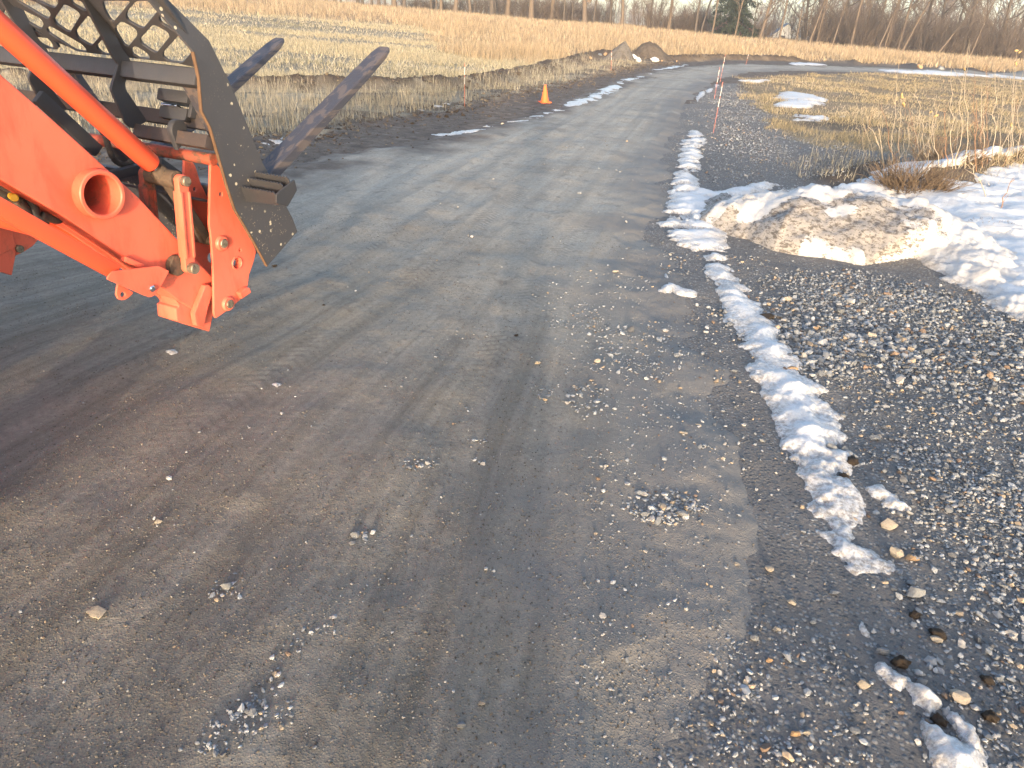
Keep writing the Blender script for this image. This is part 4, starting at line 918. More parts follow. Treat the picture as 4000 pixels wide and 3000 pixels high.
# tractor body behind the frame
def bodybox(name, secs, mat, parent=trac, bev=.03):         # secs: (s, half width, z low, z high)
    bm = bmesh.new(); rs = []
    for s, w, a, b in secs: rs.append([bm.verts.new(q) for q in ((-w, s, a), (w, s, a), (w, s, b*.93+a*.07), (w*.8, s, b), (-w*.8, s, b), (-w, s, b*.93+a*.07))])
    for a, b in zip(rs[:-1], rs[1:]):
        for i in range(6): bm.faces.new((a[i], a[(i+1) % 6], b[(i+1) % 6], b[i]))
    bm.faces.new(rs[0][::-1]); bm.faces.new(rs[-1]); bmesh.ops.recalc_face_normals(bm, faces=bm.faces)
    me = bmmesh(name, bm); autosmooth(me, 30); return link(name, me, mat, parent)
bodybox('hood', [(-.35, .30, .62, 1.22), (.3, .31, .62, 1.18), (.85, .29, .60, 1.08), (.98, .24, .62, .98)], OR)
bodybox('grille', [(.975, .22, .64, .94), (1.0, .20, .66, .92)], M['black'])
bodybox('chassis', [(-1.5, .16, .38, .72), (-.5, .18, .36, .66), (.95, .15, .36, .62)], M['black'])
bodybox('seat', [(-1.45, .22, .92, 1.35), (-1.36, .23, .90, 1.4), (-1.30, .23, .86, 1.0), (-.95, .22, .86, .98)], M['black'])
bodybox('dashboard', [(-.50, .22, .7, 1.24), (-.36, .28, .7, 1.26)], M['black'])
def wheel(x, s, R, w, mat):
    sg = 1 if x > 0 else -1
    ty = lathe('wheel', Vector((x-sg*w/2, s, R)), Vector((x+sg*w/2, s, R)), [(0, R*.62), (0, R*.86), (w*.12, R*.96), (w*.3, R), (w*.7, R), (w*.88, R*.96), (w, R*.86), (w, R*.62)], M['tyre'], trac, 36)
    lathe('rim', Vector((x+sg*w*.1, s, R)), Vector((x+sg*w*.46, s, R)), [(0, R*.2), (.01, R*.3), (.03, R*.6), (w*.36, R*.64)], M['rim'], ty, 30)
    bm = bmesh.new()
    for i in range(20):
        a = 2*math.pi*i/20
        for k in (-1, 1):
            b = a+(math.pi/20 if k > 0 else 0); cs = []
            for dr in (.97, 1.045):
                for da, dx in ((-.05, .02), (.05, .02), (.16, .48), (.06, .48)):
                    t = b+da; cs.append(bm.verts.new((x+k*dx*w, s+R*dr*math.cos(t), R+R*dr*math.sin(t)-.045*R*0)))
            for f in [(3, 2, 1, 0), (4, 5, 6, 7), (0, 1, 5, 4), (1, 2, 6, 5), (2, 3, 7, 6), (3, 0, 4, 7)]: bm.faces.new([cs[j] for j in f])
    bmesh.ops.recalc_face_normals(bm, faces=bm.faces); link('tread', bmmesh('tread', bm), M['tyre'], ty)
for x in (-.84, .84): wheel(x, .40, .36, .26, None)
for x in (-.68, .68): wheel(x, -1.25, .58, .38, None)
for x in (-.68, .68): bodybox('fender', [(-1.62, .2, .98, 1.02), (-1.3, .2, 1.08, 1.13), (-.9, .2, 1.06, 1.11), (-.66, .2, .86, .9)], OR).location.x = x
for x in (-.72, .72):
    beam('loader_post', D0-x-.05, D0-x+.05, -.05, .80, .14, .62, 0, OR, trac, .01)
rp = hose('roll_bar', [(-.48, -1.55, .9), (-.48, -1.58, 1.7), (-.46, -1.6, 2.12), (-.38, -1.6, 2.22), (.38, -1.6, 2.22), (.46, -1.6, 2.12), (.48, -1.58, 1.7), (.48, -1.55, .9)], .032, M['black'], trac)
sw = hose('steering_wheel', [(.18*math.cos(a), -.62+.06*math.sin(a), 1.30+.17*math.sin(a)) for a in np.linspace(0, 2*math.pi, 13)], .013, M['black'], trac)
rod('axle', Vector((-.84, .40, .36)), Vector((.84, .40, .36)), .05, M['black'], trac); rod('axle', Vector((-.68, -1.25, .58)), Vector((.68, -1.25, .58)), .08, M['black'], trac)
# ------------------------------------------------------------------ pallet fork frame
PL = TT([(1690, -20), (1700, 0), (2090, 560), (2150, 830), (2180, 1200)], 2.3, c1)+TT([(490, 1100), (640, 1620)], 2.3, c3)+TT([(770, 770), (910, 1010), (1003, 1182), (1222, 930), (1185, 830)], 2.3, c4)+TT([(940, 1400), (690, 780), (520, 430), (480, 350)], 2.3, c3)+TT([(1900, 0), (1880, -20)], 2.3, c1)
PL = [(PL[1][0]-.10, PL[1][1]+.13)]+PL[1:-1]+[(PL[-2][0]-.10, PL[-2][1]+.13)]
_b0, _b1 = np.array((2.126, 1.507)), np.array((2.212, 1.546)); _bn = np.array((-(_b1-_b0)[1], (_b1-_b0)[0])); _bn /= np.linalg.norm(_bn)
def bent(D): return lambda u, v, w: L(D+.006-w+max(0., float((np.array((u, v))-_b0)@_bn))*.22, u, v)
PLc = []
for i in range(len(PL)):                                    # vertices along the bend so that it folds cleanly
    a, b = np.array(PL[i]), np.array(PL[(i+1) % len(PL)]); PLc.append(tuple(a)); da, db = (a-_b0)@_bn, (b-_b0)@_bn
    if da*db < -1e-9: PLc.append(tuple(a+(b-a)*da/(da-db)))
sp_ = flat('side_plate', PLc, [], .012, M['plate'], fork, bent(2.30), .002)
splate('rust_edge', [(s-.0015, z) for s, z in PL[2:10]]+[(s+.004, z) for s, z in PL[9:1:-1]], 2.2985, .015, M['rust'], sp_, r=0, bev=.0005)
o2 = splate('side_plate', PL, 2*D0-2.312, .012, M['plate'], fork, r=.008)
UPR = TT([(870, -40), (890, 0), (1230, 645), (1272, 690), (1190, 960), (1350, 1330), (1420, 1392), (1585, 1310), (1352, 965), (1345, 900), (1405, 690), (1400, 640), (1300, 500), (1112, 60), (1100, 0), (1085, -40)], 2.73, c1)
UPR = [(UPR[0][0]-.10, UPR[0][1]+.13)]+UPR[1:-1]+[(UPR[-1][0]-.10, UPR[-1][1]+.13)]
splate('upright', UPR, 2.725, .014, ST, fork, r=.012); splate('upright', UPR, 3.235, .014, ST, fork, r=.012); splate('upright', UPR, 2*D0-2.739, .014, ST, fork, r=.012)
# guard lattice
A0 = np.array([2.165, 1.515]); wv = np.array([-.607, .794]); wn = np.array([.794, .607])
def LT(q):
    d = ray(*q); m_ = hx*wn[0]+np.array([0, 0, 1])*wn[1]; t = (A0@wn-m_@OC)/(m_@d); p = OC+d*t
    return (float(p@nx), float((np.array([p@hx, p[2]])-A0)@wv))
def lmap(u, v, w): return L(-u, A0[0]+wv[0]*v+wn[0]*w, A0[1]+wv[1]*v+wn[1]*w)
HL1 = [[(1110, 0), (1420, 0), (1232, 226), (1198, 212), (1140, 110)], [(1480, 0), (1692, 0), (1738, 72), (1545, 305), (1395, 222), (1368, 170), (1380, 112)], [(1772, 122), (1915, 308), (1900, 337), (1738, 236), (1724, 180)],
  [(1255, 285), (1320, 215), (1470, 300), (1490, 352), (1480, 388), (1385, 497), (1340, 472), (1258, 330)], [(1515, 415), (1665, 250), (1820, 338), (1836, 388), (1690, 570), (1540, 472)],
  [(1765, 560), (1950, 360), (2078, 552), (1970, 672), (1832, 656), (1770, 610)], [(1425, 520), (1472, 484), (1610, 572), (1626, 632), (1500, 620), (1432, 575)]]
HL2 = [[(735, 250), (880, 35), (1060, 140), (1092, 192), (945, 436), (760, 312)], [(480, -40), (785, -40), (792, 30), (740, 105), (500, -8)], [(200, -20), (470, 0), (660, 120), (692, 182), (652, 252), (400, 98)], [(175, 70), (290, 108), (560, 240), (597, 312), (560, 392), (290, 232)],
  [(368, 338), (760, 560), (796, 622), (790, 652), (640, 636), (490, 532)], [(640, 380), (680, 335), (1120, 590), (1172, 652), (1176, 692), (1020, 670), (662, 432)]]
HL3 = [[(822, 330), (965, 150), (1086, 352), (1078, 388), (990, 490), (845, 402)], [(1055, 480), (1115, 414), (1216, 586), (1120, 575), (1062, 525)], [(768, -12), (890, 0), (942, 96), (926, 112), (790, 32)]]
lat_holes = [rounded([LT(c1(*q)) for q in h], .022, 4) for h in HL1+HL3]+[rounded([LT(c5(*q)) for q in h], .022, 4) for h in HL2]
lat_holes += [[(-2*D0-u, v) for u, v in h][::-1] for h in lat_holes]
tb = LT(c1(2120, 750))[1]
for k in range(12):                                          # the row above the frame
    u0 = -2.40-k*.135; lat_holes.append(rounded([(u0, .335), (u0-.055, .28), (u0-.11, .335), (u0-.055, .39)], .015))
lat = flat('lattice_guard', [(-2.312, tb), (-2.312, .42), (-2*D0+2.312, .42), (-2*D0+2.312, tb)], lat_holes, .012, ST, fork, lmap, .0025)
xb = beam('crossbar', 2.312, 2*D0-2.312, 2.150, 1.408, .05, .066, math.radians(-24), ST, fork, .006)
for D in (2.312, ): beam('lower_crossbar', 2.312, 2.73, 2.150, 1.166, .05, .055, math.radians(-24), M['steel_rusty'], fork, .006)
beam('lower_crossbar', 2*D0-2.73, 2*D0-2.312, 2.150, 1.166, .05, .055, math.radians(-24), M['steel_rusty'], fork, .006)
rail = beam('carriage_rail', 2.312, 2*D0-2.312, 2.29, 1.212, .035, .060, math.radians(-24), M['steel_rusty'], fork, .004)
beam('carriage_rail', 2.312, 2*D0-2.312, 2.42, .86, .035, .07, math.radians(-24), M['steel_rusty'], fork, .004)
ears = circ((2.15, 1.175), .038, 24)
splate('ear', [(2.125, 1.12)]+[(2.15+.042*math.cos(a), 1.195+.046*math.sin(a)) for a in np.linspace(-.5, 3.6, 16)], 2.475, .03, ST, fork, r=0, bev=.005)
lk_ = beam('fork_lock', 2.53, 2.71, 2.30, 1.300, .07, .05, math.radians(-24), ST, fork, .004)
beam('lock_base', 2.54, 2.70, 2.285, 1.230, .07, .052, math.radians(-24), ST, lk_, .004); beam('lock_tongue', 2.58, 2.67, 2.275, 1.262, .07, .010, math.radians(-30), M['chrome'], lk_, .002)
beam('lock_side', 2.515, 2.535, 2.31, 1.262, .085, .095, math.radians(-24), ST, lk_, .003)
PB = [(2.305, .93), (2.325, .935), (2.46, .59), (2.44, .58)]
hexa('back_skin', [L(2.44, *PB[3]), L(2.44, *PB[2]), L(2*D0-2.312, *PB[2]), L(2*D0-2.312, *PB[3]), L(2.44, *PB[0]), L(2.44, *PB[1]), L(2*D0-2.312, *PB[1]), L(2*D0-2.312, *PB[0])], M['plate'], fork, .002)
beam('shelf', 2.45, 2*D0-2.45, 2.19, .90, .16, .012, math.radians(-20), ST, fork, .002)
fa = math.radians(25.8); fd = np.array([math.cos(fa), math.sin(fa)]); fu = np.array([-fd[1], fd[0]])
def tine(D1, D2):
    bm = bmesh.new(); base = np.array([2.497, .986])-fd*.10; rs = []
    for t, th, ins in [(0, .055, 0), (.10, .055, 0), (.55, .05, 0), (1.0, .038, 0), (1.21, .030, .002), (1.27, .024, .012), (1.285, .018, .020)]:
        p = base+fd*t; q = p-fu*th; e = min(.005, th*.3)
        a, b = D1+ins, D2-ins
        pr = [(a, q+fu*e), (a, p-fu*e), (a+e, p), (b-e, p), (b, p-fu*e), (b, q+fu*e), (b-e, q), (a+e, q)]
        rs.append([bm.verts.new(L(D, *z)) for D, z in pr])
    for a, b in zip(rs[:-1], rs[1:]):
        for i in range(8): bm.faces.new((a[i], a[(i+1) % 8], b[(i+1) % 8], b[i]))
    bm.faces.new(rs[0][::-1]); bm.faces.new(rs[-1]); bmesh.ops.recalc_face_normals(bm, faces=bm.faces)
    me = bmmesh('tine', bm); autosmooth(me, 30); o = link('tine', me, M['fork'], fork)
    a_, b_ = base-fu*.02, base+fu*.50
    hexa('tine_shank', [L(D2, *(a_-fd*.035)), L(D2, *(a_+fd*.01)), L(D1, *(a_+fd*.01)), L(D1, *(a_-fd*.035)), L(D2, *(b_-fd*.03)), L(D2, *b_), L(D1, *b_), L(D1, *(b_-fd*.03))], M['fork'], o, .004)
    return o
tine(2.335, 2.438); tine(3.083, 3.186)
# serrated step on the outside of the side plate
stp = splate('step', [(2.392, 1.005), (2.402, .955), (2.33, .895), (2.262, .925), (2.268, .962)], 2.10, .010, ST, fork, r=.006)
for s, z in ((2.362, 1.02), (2.318, 1.0), (2.268, .972)):
    k = [(2.11+.19*i/22, .006*(i % 2)) for i in range(23)]
    top = [(-D, z-.008+e*1.5) for D, e in k]
    flat('step_bar', top+[(-2.30, z-.075), (-2.11, z-.062)], [], .007, ST, stp, lambda u, v, w, s=s, z=z: L(-u, s+w+(z-v)*.35, v), .0008)
# curved hose loop and dark members seen through the frame
hose('hydraulic_line', [L(2.86, *T(c2(*q), 2.86)) for q in [(760, 60), (780, 130), (810, 210), (860, 255), (915, 262), (945, 235)]], .013, M['hose'], fork)
hexa('brace_plate', [L(D, *T(c2(*q), 2.72)) for D in (2.76, 2.72) for q in [(1165, 215), (1270, 290), (1360, 350), (1150, 360)]], ST, fork, .002)
bar2('brace_bar', T(c2(815, 350), 2.8), T(c2(1040, 290), 2.8), .04, 2.8, .04, ST, fork)
bar2('brace_bar', T(c1(430, 1040), 3.0), T(c1(1080, 1640), 3.0), .06, 3.0, .03, ST, fork)
# ------------------------------------------------------------------ bare trees
def prism(P, R, n=5):                                       # tapered tube through points, as arrays
    P = np.array(P, float); m = len(P); d = np.gradient(P, axis=0); d /= np.linalg.norm(d, axis=1)[:, None]+1e-9
    e = np.where(np.abs(d[:, 2:3]) < .9, np.array([[0, 0, 1.]]), np.array([[1., 0, 0]]))
    a = np.cross(d, e); a /= np.linalg.norm(a, axis=1)[:, None]; b = np.cross(d, a)
    t = np.arange(n)*2*math.pi/n
    V = P[:, None]+np.array(R)[:, None, None]*(a[:, None]*np.cos(t)[None, :, None]+b[:, None]*np.sin(t)[None, :, None])
    i = np.arange(m-1)[:, None]*n; j = np.arange(n)[None]; k = (j+1) % n
    return V.reshape(-1, 3), np.stack([i+j, i+k, i+n+k, i+n+j], -1).reshape(-1, 4)
class TB:
    def __init__(s): s.V, s.F, s.n = [], [], 0
    def add(s, P, R, n=5):
        v, f = prism(P, R, n); s.V.append(v); s.F.append(f+s.n); s.n += len(v)
    def mesh(s, name, smooth=True): return npmesh(name, np.concatenate(s.V), np.concatenate(s.F), smooth)
def grow(r, p, d, ln, rad, seg, wob, up=.0):
    P = [np.array(p, float)]; d = np.array(d, float)
    for _ in range(seg):
        d = d+r.normal(0, wob, 3)+np.array([0, 0, up]); d /= np.linalg.norm(d); P.append(P[-1]+d*ln/seg)
    return np.array(P)
def tree_meshes(seed, hgt=16., rad=.33, first=.3, nl=11, fork=False, slim=1., lean=0.):
    r = np.random.default_rng(seed); tr, cr = TB(), TB()
    stems = [((0, 0, -.3), (lean, 0, 1), hgt, rad)]
    if fork: stems = [((0, 0, -.3), (lean-.13, .05, 1), hgt, rad*.8), ((rad*.5, 0, hgt*.12), (lean+.28, 0, 1), hgt*.85, rad*.6)]
    for p, d, hh, rr in stems:
        P = grow(r, p, d, hh, rr, 12, .045, .03); R = rr*np.linspace(1, .12, 13)**.9; R[0] *= 1.35
        tr.add(P, R, 8)
        for i in range(nl):
            t = first+(1-first)*((i+r.uniform(0, 1))/nl)**1.05; k = t*12; j = min(int(k), 11); q = P[j]+(P[j+1]-P[j])*(k-j)
            a = r.uniform(0, 2*math.pi); el = r.uniform(.35, 1.15); ln = hh*r.uniform(.20, .42)*(1.15-t*.75)*slim
            dd = (math.cos(a)*math.cos(el), math.sin(a)*math.cos(el), math.sin(el)); r0 = max(.02, np.interp(k, range(13), R)*r.uniform(.35, .6))
            B = grow(r, q, dd, ln, r0, 6, .13, .10); tr.add(B, r0*np.linspace(1, .22, 7), 5)
            for _ in range(7):
                u = r.uniform(.25, 1)*6; j2 = min(int(u), 5); q2 = B[j2]+(B[j2+1]-B[j2])*(u-j2)
                d2 = (B[j2+1]-B[j2]); d2 = d2/np.linalg.norm(d2)+r.normal(0, .55, 3); l2 = ln*r.uniform(.22, .5)
                C = grow(r, q2, d2, l2, .02, 4, .16, .08); cr.add(C, max(.014, r0*.3)*np.linspace(1, .35, 5), 4)
                for _ in range(6):
                    u3 = r.uniform(.2, 1)*4; j3 = min(int(u3), 3); q3 = C[j3]+(C[j3+1]-C[j3])*(u3-j3)
                    d3 = (C[j3+1]-C[j3]); d3 = d3/np.linalg.norm(d3)+r.normal(0, .55, 3)
                    D_ = grow(r, q3, d3, l2*r.uniform(.3, .6), .01, 2, .18, .08); cr.add(D_, np.linspace(.016, .007, 3), 3)
    return tr.mesh('trunk'), cr.mesh('crown')
SPEC = {'big': (1, 19, .36, .26, 11, False, 1), 'mid': (2, 17, .235, .20, 11, False, 1), 'mid2': (3, 16, .21, .13, 12, False, 1.1), 'fork': (4, 18, .36, .25, 7, True, 1), 'slim': (5, 13, .15, .30, 11, False, .8),
        'slim2': (6, 12, .13, .22, 12, False, .9), 'sap': (7, 8, .08, .25, 10, False, .8), 'bend': (8, 14, .13, .2, 12, False, 1, .04)}
TME = {}
def azr(u, v, r):
    d = ray(u, v); a = math.atan2(d[0], d[1]); x, y = r*math.sin(a), r*math.cos(a)
    return x, y, float(H(np.array([x]), np.array([y]))[0])
def plant_tree(u, kind, r, label, group, sc=1., mat='bark', rz=None, lean=0., name='bare_tree', cat='tree'):
    x, y, z = azr(u, 150, r)
    if kind not in TME:
        a = SPEC[kind]; tm, cm = tree_meshes(*a); tm.materials.append(M['bark']); cm.materials.append(M['twig']); TME[kind] = (tm, cm)
    t = empty(name, label, cat, (x, y, z-.05), group); t.rotation_euler = (0, lean, random.uniform(0, 6.28) if rz is None else rz) if not lean else (0, lean, rz or 0.); t.scale = (sc, sc, sc*random.uniform(.95, 1.08))
    for nm, me in zip(('trunk', 'crown'), TME[kind]):
        o = bpy.data.objects.new(nm, me); COL.objects.link(o); o.parent = t
        if nm == 'trunk' and mat != 'bark': o.material_slots[0].link = 'OBJECT'; o.material_slots[0].material = M[mat]
    return t
q1 = lambda x: 1200+x/2.212
q2 = lambda x: 2100+x/2.212
q3 = lambda x: 3000+x/2.212
GA = 'bare trees in the row along the field edge'
LA = {'a': 'bare grey tree in the sparse row at the top of the pale field', 'b': 'slim bare tree among the bigger trunks of the field edge row', 'c': 'bare tan trunked tree in the row behind the golden grass',
      'd': 'thin bare sapling at the field edge near the evergreen', 'e': 'bare tree of the dense brown wood at the far right', 'f': 'slender leaning tree before the dense brown wood'}
random.seed(21)
rows = [(q1(60), 'slim', 'a'), (q1(100), 'sap', 'b'), (q1(185), 'mid2', 'a'), (q1(262), 'mid', 'a'), (q1(312), 'slim', 'b'), (q1(455), 'mid', 'a'), (q1(490), 'mid2', 'a'), (q1(570), 'slim', 'b'), (q1(632), 'mid2', 'c'), (q1(690), 'slim2', 'b'),
  (q1(848), 'mid', 'c'), (q1(980), 'sap', 'b'), (q1(1075), 'mid2', 'c'), (q1(1112), 'slim', 'b'), (q1(1158), 'mid', 'c'), (q1(1410), 'mid2', 'c'), (q1(1440), 'sap', 'b'), (q1(1590), 'big', 'c'), (q1(1615), 'slim', 'b'), (q1(1720), 'big', 'c'),
  (q1(1870), 'slim2', 'b'), (q1(1925), 'big', 'c'), (q2(105), 'big', 'c'), (q2(210), 'slim2', 'b'), (q2(285), 'sap', 'b'), (q2(465), 'slim2', 'b'), (q2(620), 'mid2', 'c'), (q2(642), 'sap', 'b'), (q2(1025), 'sap', 'd'), (q2(1118), 'mid', 'c'),
  (q2(1355), 'slim', 'd'), (q2(1400), 'slim2', 'd'), (q2(1850), 'sap', 'd'), (q2(1915), 'mid2', 'c'), (q2(2240), 'sap', 'c'),
  (q3(330), 'sap', 'f'), (q3(430), 'slim', 'f'), (q3(500), 'sap', 'f'), (q3(735), 'slim', 'f'), (q3(845), 'slim2', 'f'), (q3(930), 'slim', 'f'), (q3(1030), 'sap', 'f'), (q3(1150), 'slim', 'f'),
  (q3(1320), 'mid2', 'e'), (q3(1480), 'mid', 'e'), (q3(1600), 'slim', 'e'), (q3(1730), 'mid2', 'e'), (q3(1900), 'slim2', 'e'), (q3(2040), 'mid2', 'e'), (q3(2160), 'mid', 'e'), (q3(2290), 'mid2', 'e'), (q3(650), 'mid2', 'e'), (q3(1080), 'mid2', 'e'), (q3(320), 'mid2', 'e')]
for u, k, l in rows:
    plant_tree(u, k, random.uniform(97, 104) if l != 'e' else random.uniform(101, 112), LA[l], {'a': 'grey trees on the left skyline', 'b': 'slim trees in the row', 'c': 'tan trees in the row', 'd': 'saplings near the evergreen', 'e': 'trees of the brown wood', 'f': 'slender leaning trees'}[l],
               random.uniform(.9, 1.1), 'bark_warm' if l in 'cf' and random.random() < .7 else 'bark')
for u, k, rr, lab, sc, ln in [(q1(765), 'fork', 98, 'thick double trunked bare tree, stoutest on the left skyline', 1.1, 0), (q1(1270), 'fork', 98, 'bare tree whose trunk splits into a wide dark V', 1.0, 0),
    (q2(400), 'fork', 98, 'stout bare tree with twin stems left of the sky gap', 1.1, 0), (q2(712), 'mid', 97, 'single bare tree standing free at the edge of the sky gap', 1., 0),
    (q2(1500), 'bend', 97, 'bare tree leaning right in front of the evergreen', 1., .10), (q2(1700), 'bend', 97, 'second thinner leaning tree right of the evergreen', .8, .14),
    (q3(95), 'slim', 99, 'bare tree standing directly in front of the pale house', .9, 0), (q3(365), 'bend', 97, 'crooked leaning bare tree just right of the pale house', .9, .16),
    (q3(570), 'bend', 97, 'slender tree leaning right beside a paler straight one', .85, .12), (q3(975), 'bend', 96, 'leaning tree at the front of the brown wood', .8, .2),
    (q3(1190), 'bend', 96, 'most strongly leaning tree before the brown wood', .95, .30), (q3(1505), 'bend', 96, 'low branching leaner at the edge of the brown wood', .8, .5), (q3(1800), 'bend', 95, 'leaning bare tree behind the tall weed stalks', .7, .12)]:
    plant_tree(u, k, rr, lab, None, sc, 'bark_warm', lean=max(0, ln-.03), rz=random.uniform(-.6, .6) if ln else None)
# brush
def bush_mesh(seed, hgt, spread, n):
    r = np.random.default_rng(seed); b = TB()
    for _ in range(n):
        a = r.uniform(0, 6.28); o = r.uniform(0, spread*.5); P = grow(r, (o*math.cos(a), o*math.sin(a), -.1), (math.cos(a)*.35, math.sin(a)*.35, 1), hgt*r.uniform(.5, 1), .03, 5, .14, .05)
        b.add(P, np.linspace(.03, .008, 6), 3)
        for _ in range(9):
            j = r.integers(1, 5); d = P[j+1]-P[j]; d = d/np.linalg.norm(d)+r.normal(0, .5, 3)
            b.add(grow(r, P[j], d, hgt*r.uniform(.15, .4), .01, 3, .15, .05), np.linspace(.014, .006, 4), 3)
    return b.mesh('bush')
BM = [bush_mesh(31+i, h_, s_, 46) for i, (h_, s_) in enumerate([(2.2, 3.), (3.4, 3.5), (4.6, 4.)])]
for m_ in BM: m_.materials.append(M['twig'])
def bush(u, k, r, label, group):
    x, y, z = azr(u, 150, r); o = bpy.data.objects.new('bush', BM[k]); COL.objects.link(o); o.location = (x, y, z); o.rotation_euler = (0, 0, random.uniform(0, 6.28)); s = random.uniform(.85, 1.2); o.scale = (s, s, s); tag(o, label, 'bush', group)
for x in range(900, 2212, 95): bush(q1(x+random.uniform(-20, 20)), 0 if x < 1300 else 1, random.uniform(103, 110), 'leafless brown bush under the trees of the field edge row', 'brush under the tree row')
for x in list(range(0, 600, 80))+list(range(1000, 1340, 80)): bush(q2(x+random.uniform(-20, 20)), 1 if x < 600 else 0, random.uniform(104, 112), 'leafless brown bush under the trees of the field edge row', 'brush under the tree row')
bm_ = bush(q2(955), 2, 99, 'tall reddish brown thicket of vines wrapped round a trunk', None)
plant_tree(q2(955), 'slim', 99.5, 'vine wrapped trunk inside the tall reddish thicket', None, .9)
for x in [1250, 1330, 1410, 1470, 1900, 1960]: bush(q2(x+random.uniform(-20, 20)), 1, random.uniform(107, 112), 'leafless bush in the undergrowth round the evergreen and house', 'undergrowth round the evergreen')
for x in range(330, 2350, 70): bush(q3(x+random.uniform(-20, 20)), random.choice((1, 2, 2)), random.uniform(99, 112), 'leafless bush in the undergrowth of the dense brown wood', 'undergrowth of the brown wood')
# distant wood, one mass
def far_wood():
    r = np.random.default_rng(77); b = TB()
    for _ in range(460):
        u = r.uniform(1150, 4500); near = sst(2650, 3250, u)
        rad = r.uniform(150, 330)*(1-near)+r.uniform(118, 190)*near
        hh = (7+r.uniform(-1.5, 3))*(1-near)+(9.5+r.uniform(-2, 4.5))*near
        if u < 1900: hh = 4.2+r.uniform(-1, 1.5)
        if (2985 < u < 3150 or 2850 < u < 2960) and rad < 155: continue
        x, y, z = azr(u, 150, rad); P = grow(r, (x, y, z), (0, 0, 1), hh, .1, 4, .06); w0 = rad*.0006
        b.add(P, np.linspace(w0*1.6, w0*.5, 5), 3)
        for _ in range(34):
            t = r.uniform(.08, 1)*4; j = min(int(t), 3); q = P[j]+(P[j+1]-P[j])*(t-j); a = r.uniform(0, 6.28)
            d = (math.cos(a)*.7, math.sin(a)*.7, r.uniform(.3, 1.3)); ln = hh*r.uniform(.12, .34)
            b.add(grow(r, q, d, ln, .03, 2, .15), np.array([1, .8, .4])*w0*r.uniform(.45, .8), 3)
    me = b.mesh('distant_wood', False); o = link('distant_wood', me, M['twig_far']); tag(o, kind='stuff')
far_wood()
# evergreen
def evergreen(u, r, hgt, wd):
    x, y, z = azr(u, 120, r); t = empty('evergreen_tree', 'dark green spruce standing among the bare trees beyond the field', 'tree', (x, y, z)); tr = TB(); tr.add([(0, 0, -1), (0, 0, hgt*.5), (0, 0, hgt)], [.22, .14, .03], 7); link('trunk', tr.mesh('trunk'), M['bark'], t)
    rr = np.random.default_rng(5); V, Fc = [], []; n = 0
    for i in range(230):
        f = rr.uniform(.06, 1); L_ = wd*.5*(1-f)**.75*rr.uniform(.7, 1.12)+.2; a = rr.uniform(0, 6.28); z0 = f*hgt
        k = int(22+70*L_/wd*2)
        s = rr.uniform(.05, 1, k); px, py = np.cos(a)*s*L_, np.sin(a)*s*L_; pz = z0-.42*L_*s**1.3+.25*L_*np.maximum(0, s-.75)
        c = np.stack([px, py, pz], -1)+rr.normal(0, .10, (k, 3))*[1, 1, .7]
        d1 = rr.normal(0, 1, (k, 3)); d1[:, 2] -= .5; d1 /= np.linalg.norm(d1, axis=1)[:, None]; d2 = np.cross(d1, rr.normal(size=(k, 3))); d2 /= np.linalg.norm(d2, axis=1)[:, None]
        l = rr.uniform(.16, .34, (k, 1)); w = rr.uniform(.05, .10, (k, 1))
        V.append(np.stack([c-d2*w, c+d2*w, c+d1*l*1.4], 1).reshape(-1, 3)); Fc.append((np.arange(k)*3)[:, None]+np.arange(3)[None]+n); n += k*3
    link('crown', npmesh('crown', np.concatenate(V), np.concatenate(Fc)), M['needle'], t)
evergreen(2862, 101, 13, 7.6)
# ------------------------------------------------------------------ house and sheds
def bx(bm, x0, x1, y0, y1, z0, z1):
    v = [bm.verts.new(c) for c in ((x0, y0, z0), (x1, y0, z0), (x1, y1, z0), (x0, y1, z0), (x0, y0, z1), (x1, y0, z1), (x1, y1, z1), (x0, y1, z1))]
    for f in [(3, 2, 1, 0), (4, 5, 6, 7), (0, 1, 5, 4), (1, 2, 6, 5), (2, 3, 7, 6), (3, 0, 4, 7)]: bm.faces.new([v[i] for i in f])
def box(name, b, mat, par):
    bm = bmesh.new(); bx(bm, *b); return link(name, bmmesh(name, bm), mat, par)
def gable(name, x0, x1, y0, y1, z0, ze, zp, mat, par):
    bm = bmesh.new(); xm = (x0+x1)/2; rs = []
    for y in (y0, y1): rs.append([bm.verts.new(c) for c in ((x0, y, z0), (x1, y, z0), (x1, y, ze), (xm, y, zp), (x0, y, ze))])
    bm.faces.new(rs[0]); bm.faces.new(rs[1][::-1])
    for i in range(5): bm.faces.new((rs[0][i], rs[1][i], rs[1][(i+1) % 5], rs[0][(i+1) % 5]))
    bmesh.ops.recalc_face_normals(bm, faces=bm.faces); return link(name, bmmesh(name, bm), mat, par)
def roof(name, x0, x1, y0, y1, ze, zp, mat, par, ov=.3, th=.14):
    bm = bmesh.new(); xm = (x0+x1)/2; sl = (zp-ze)/(xm-x0)
    for sg, xe in ((-1, x0-ov), (1, x1+ov)):
        zl = ze-ov*sl; v = []
        for y in (y0-ov, y1+ov):
            for x, z in ((xe, zl), (xm, zp+.02), (xm, zp+.02+th), (xe, zl+th)): v.append(bm.verts.new((x, y, z)))
        for f in [(0, 1, 2, 3), (7, 6, 5, 4), (0, 4, 5, 1), (1, 5, 6, 2), (2, 6, 7, 3), (3, 7, 4, 0)]: bm.faces.new([v[i] for i in f])
    bmesh.ops.recalc_face_normals(bm, faces=bm.faces); return link(name, bmmesh(name, bm), mat, par)
hxx, hyy, hzz = azr(3066, 160, 136)
hz0 = CZ+ray(3084, 110)[2]*136/math.hypot(*ray(3084, 110)[:2])-6.2
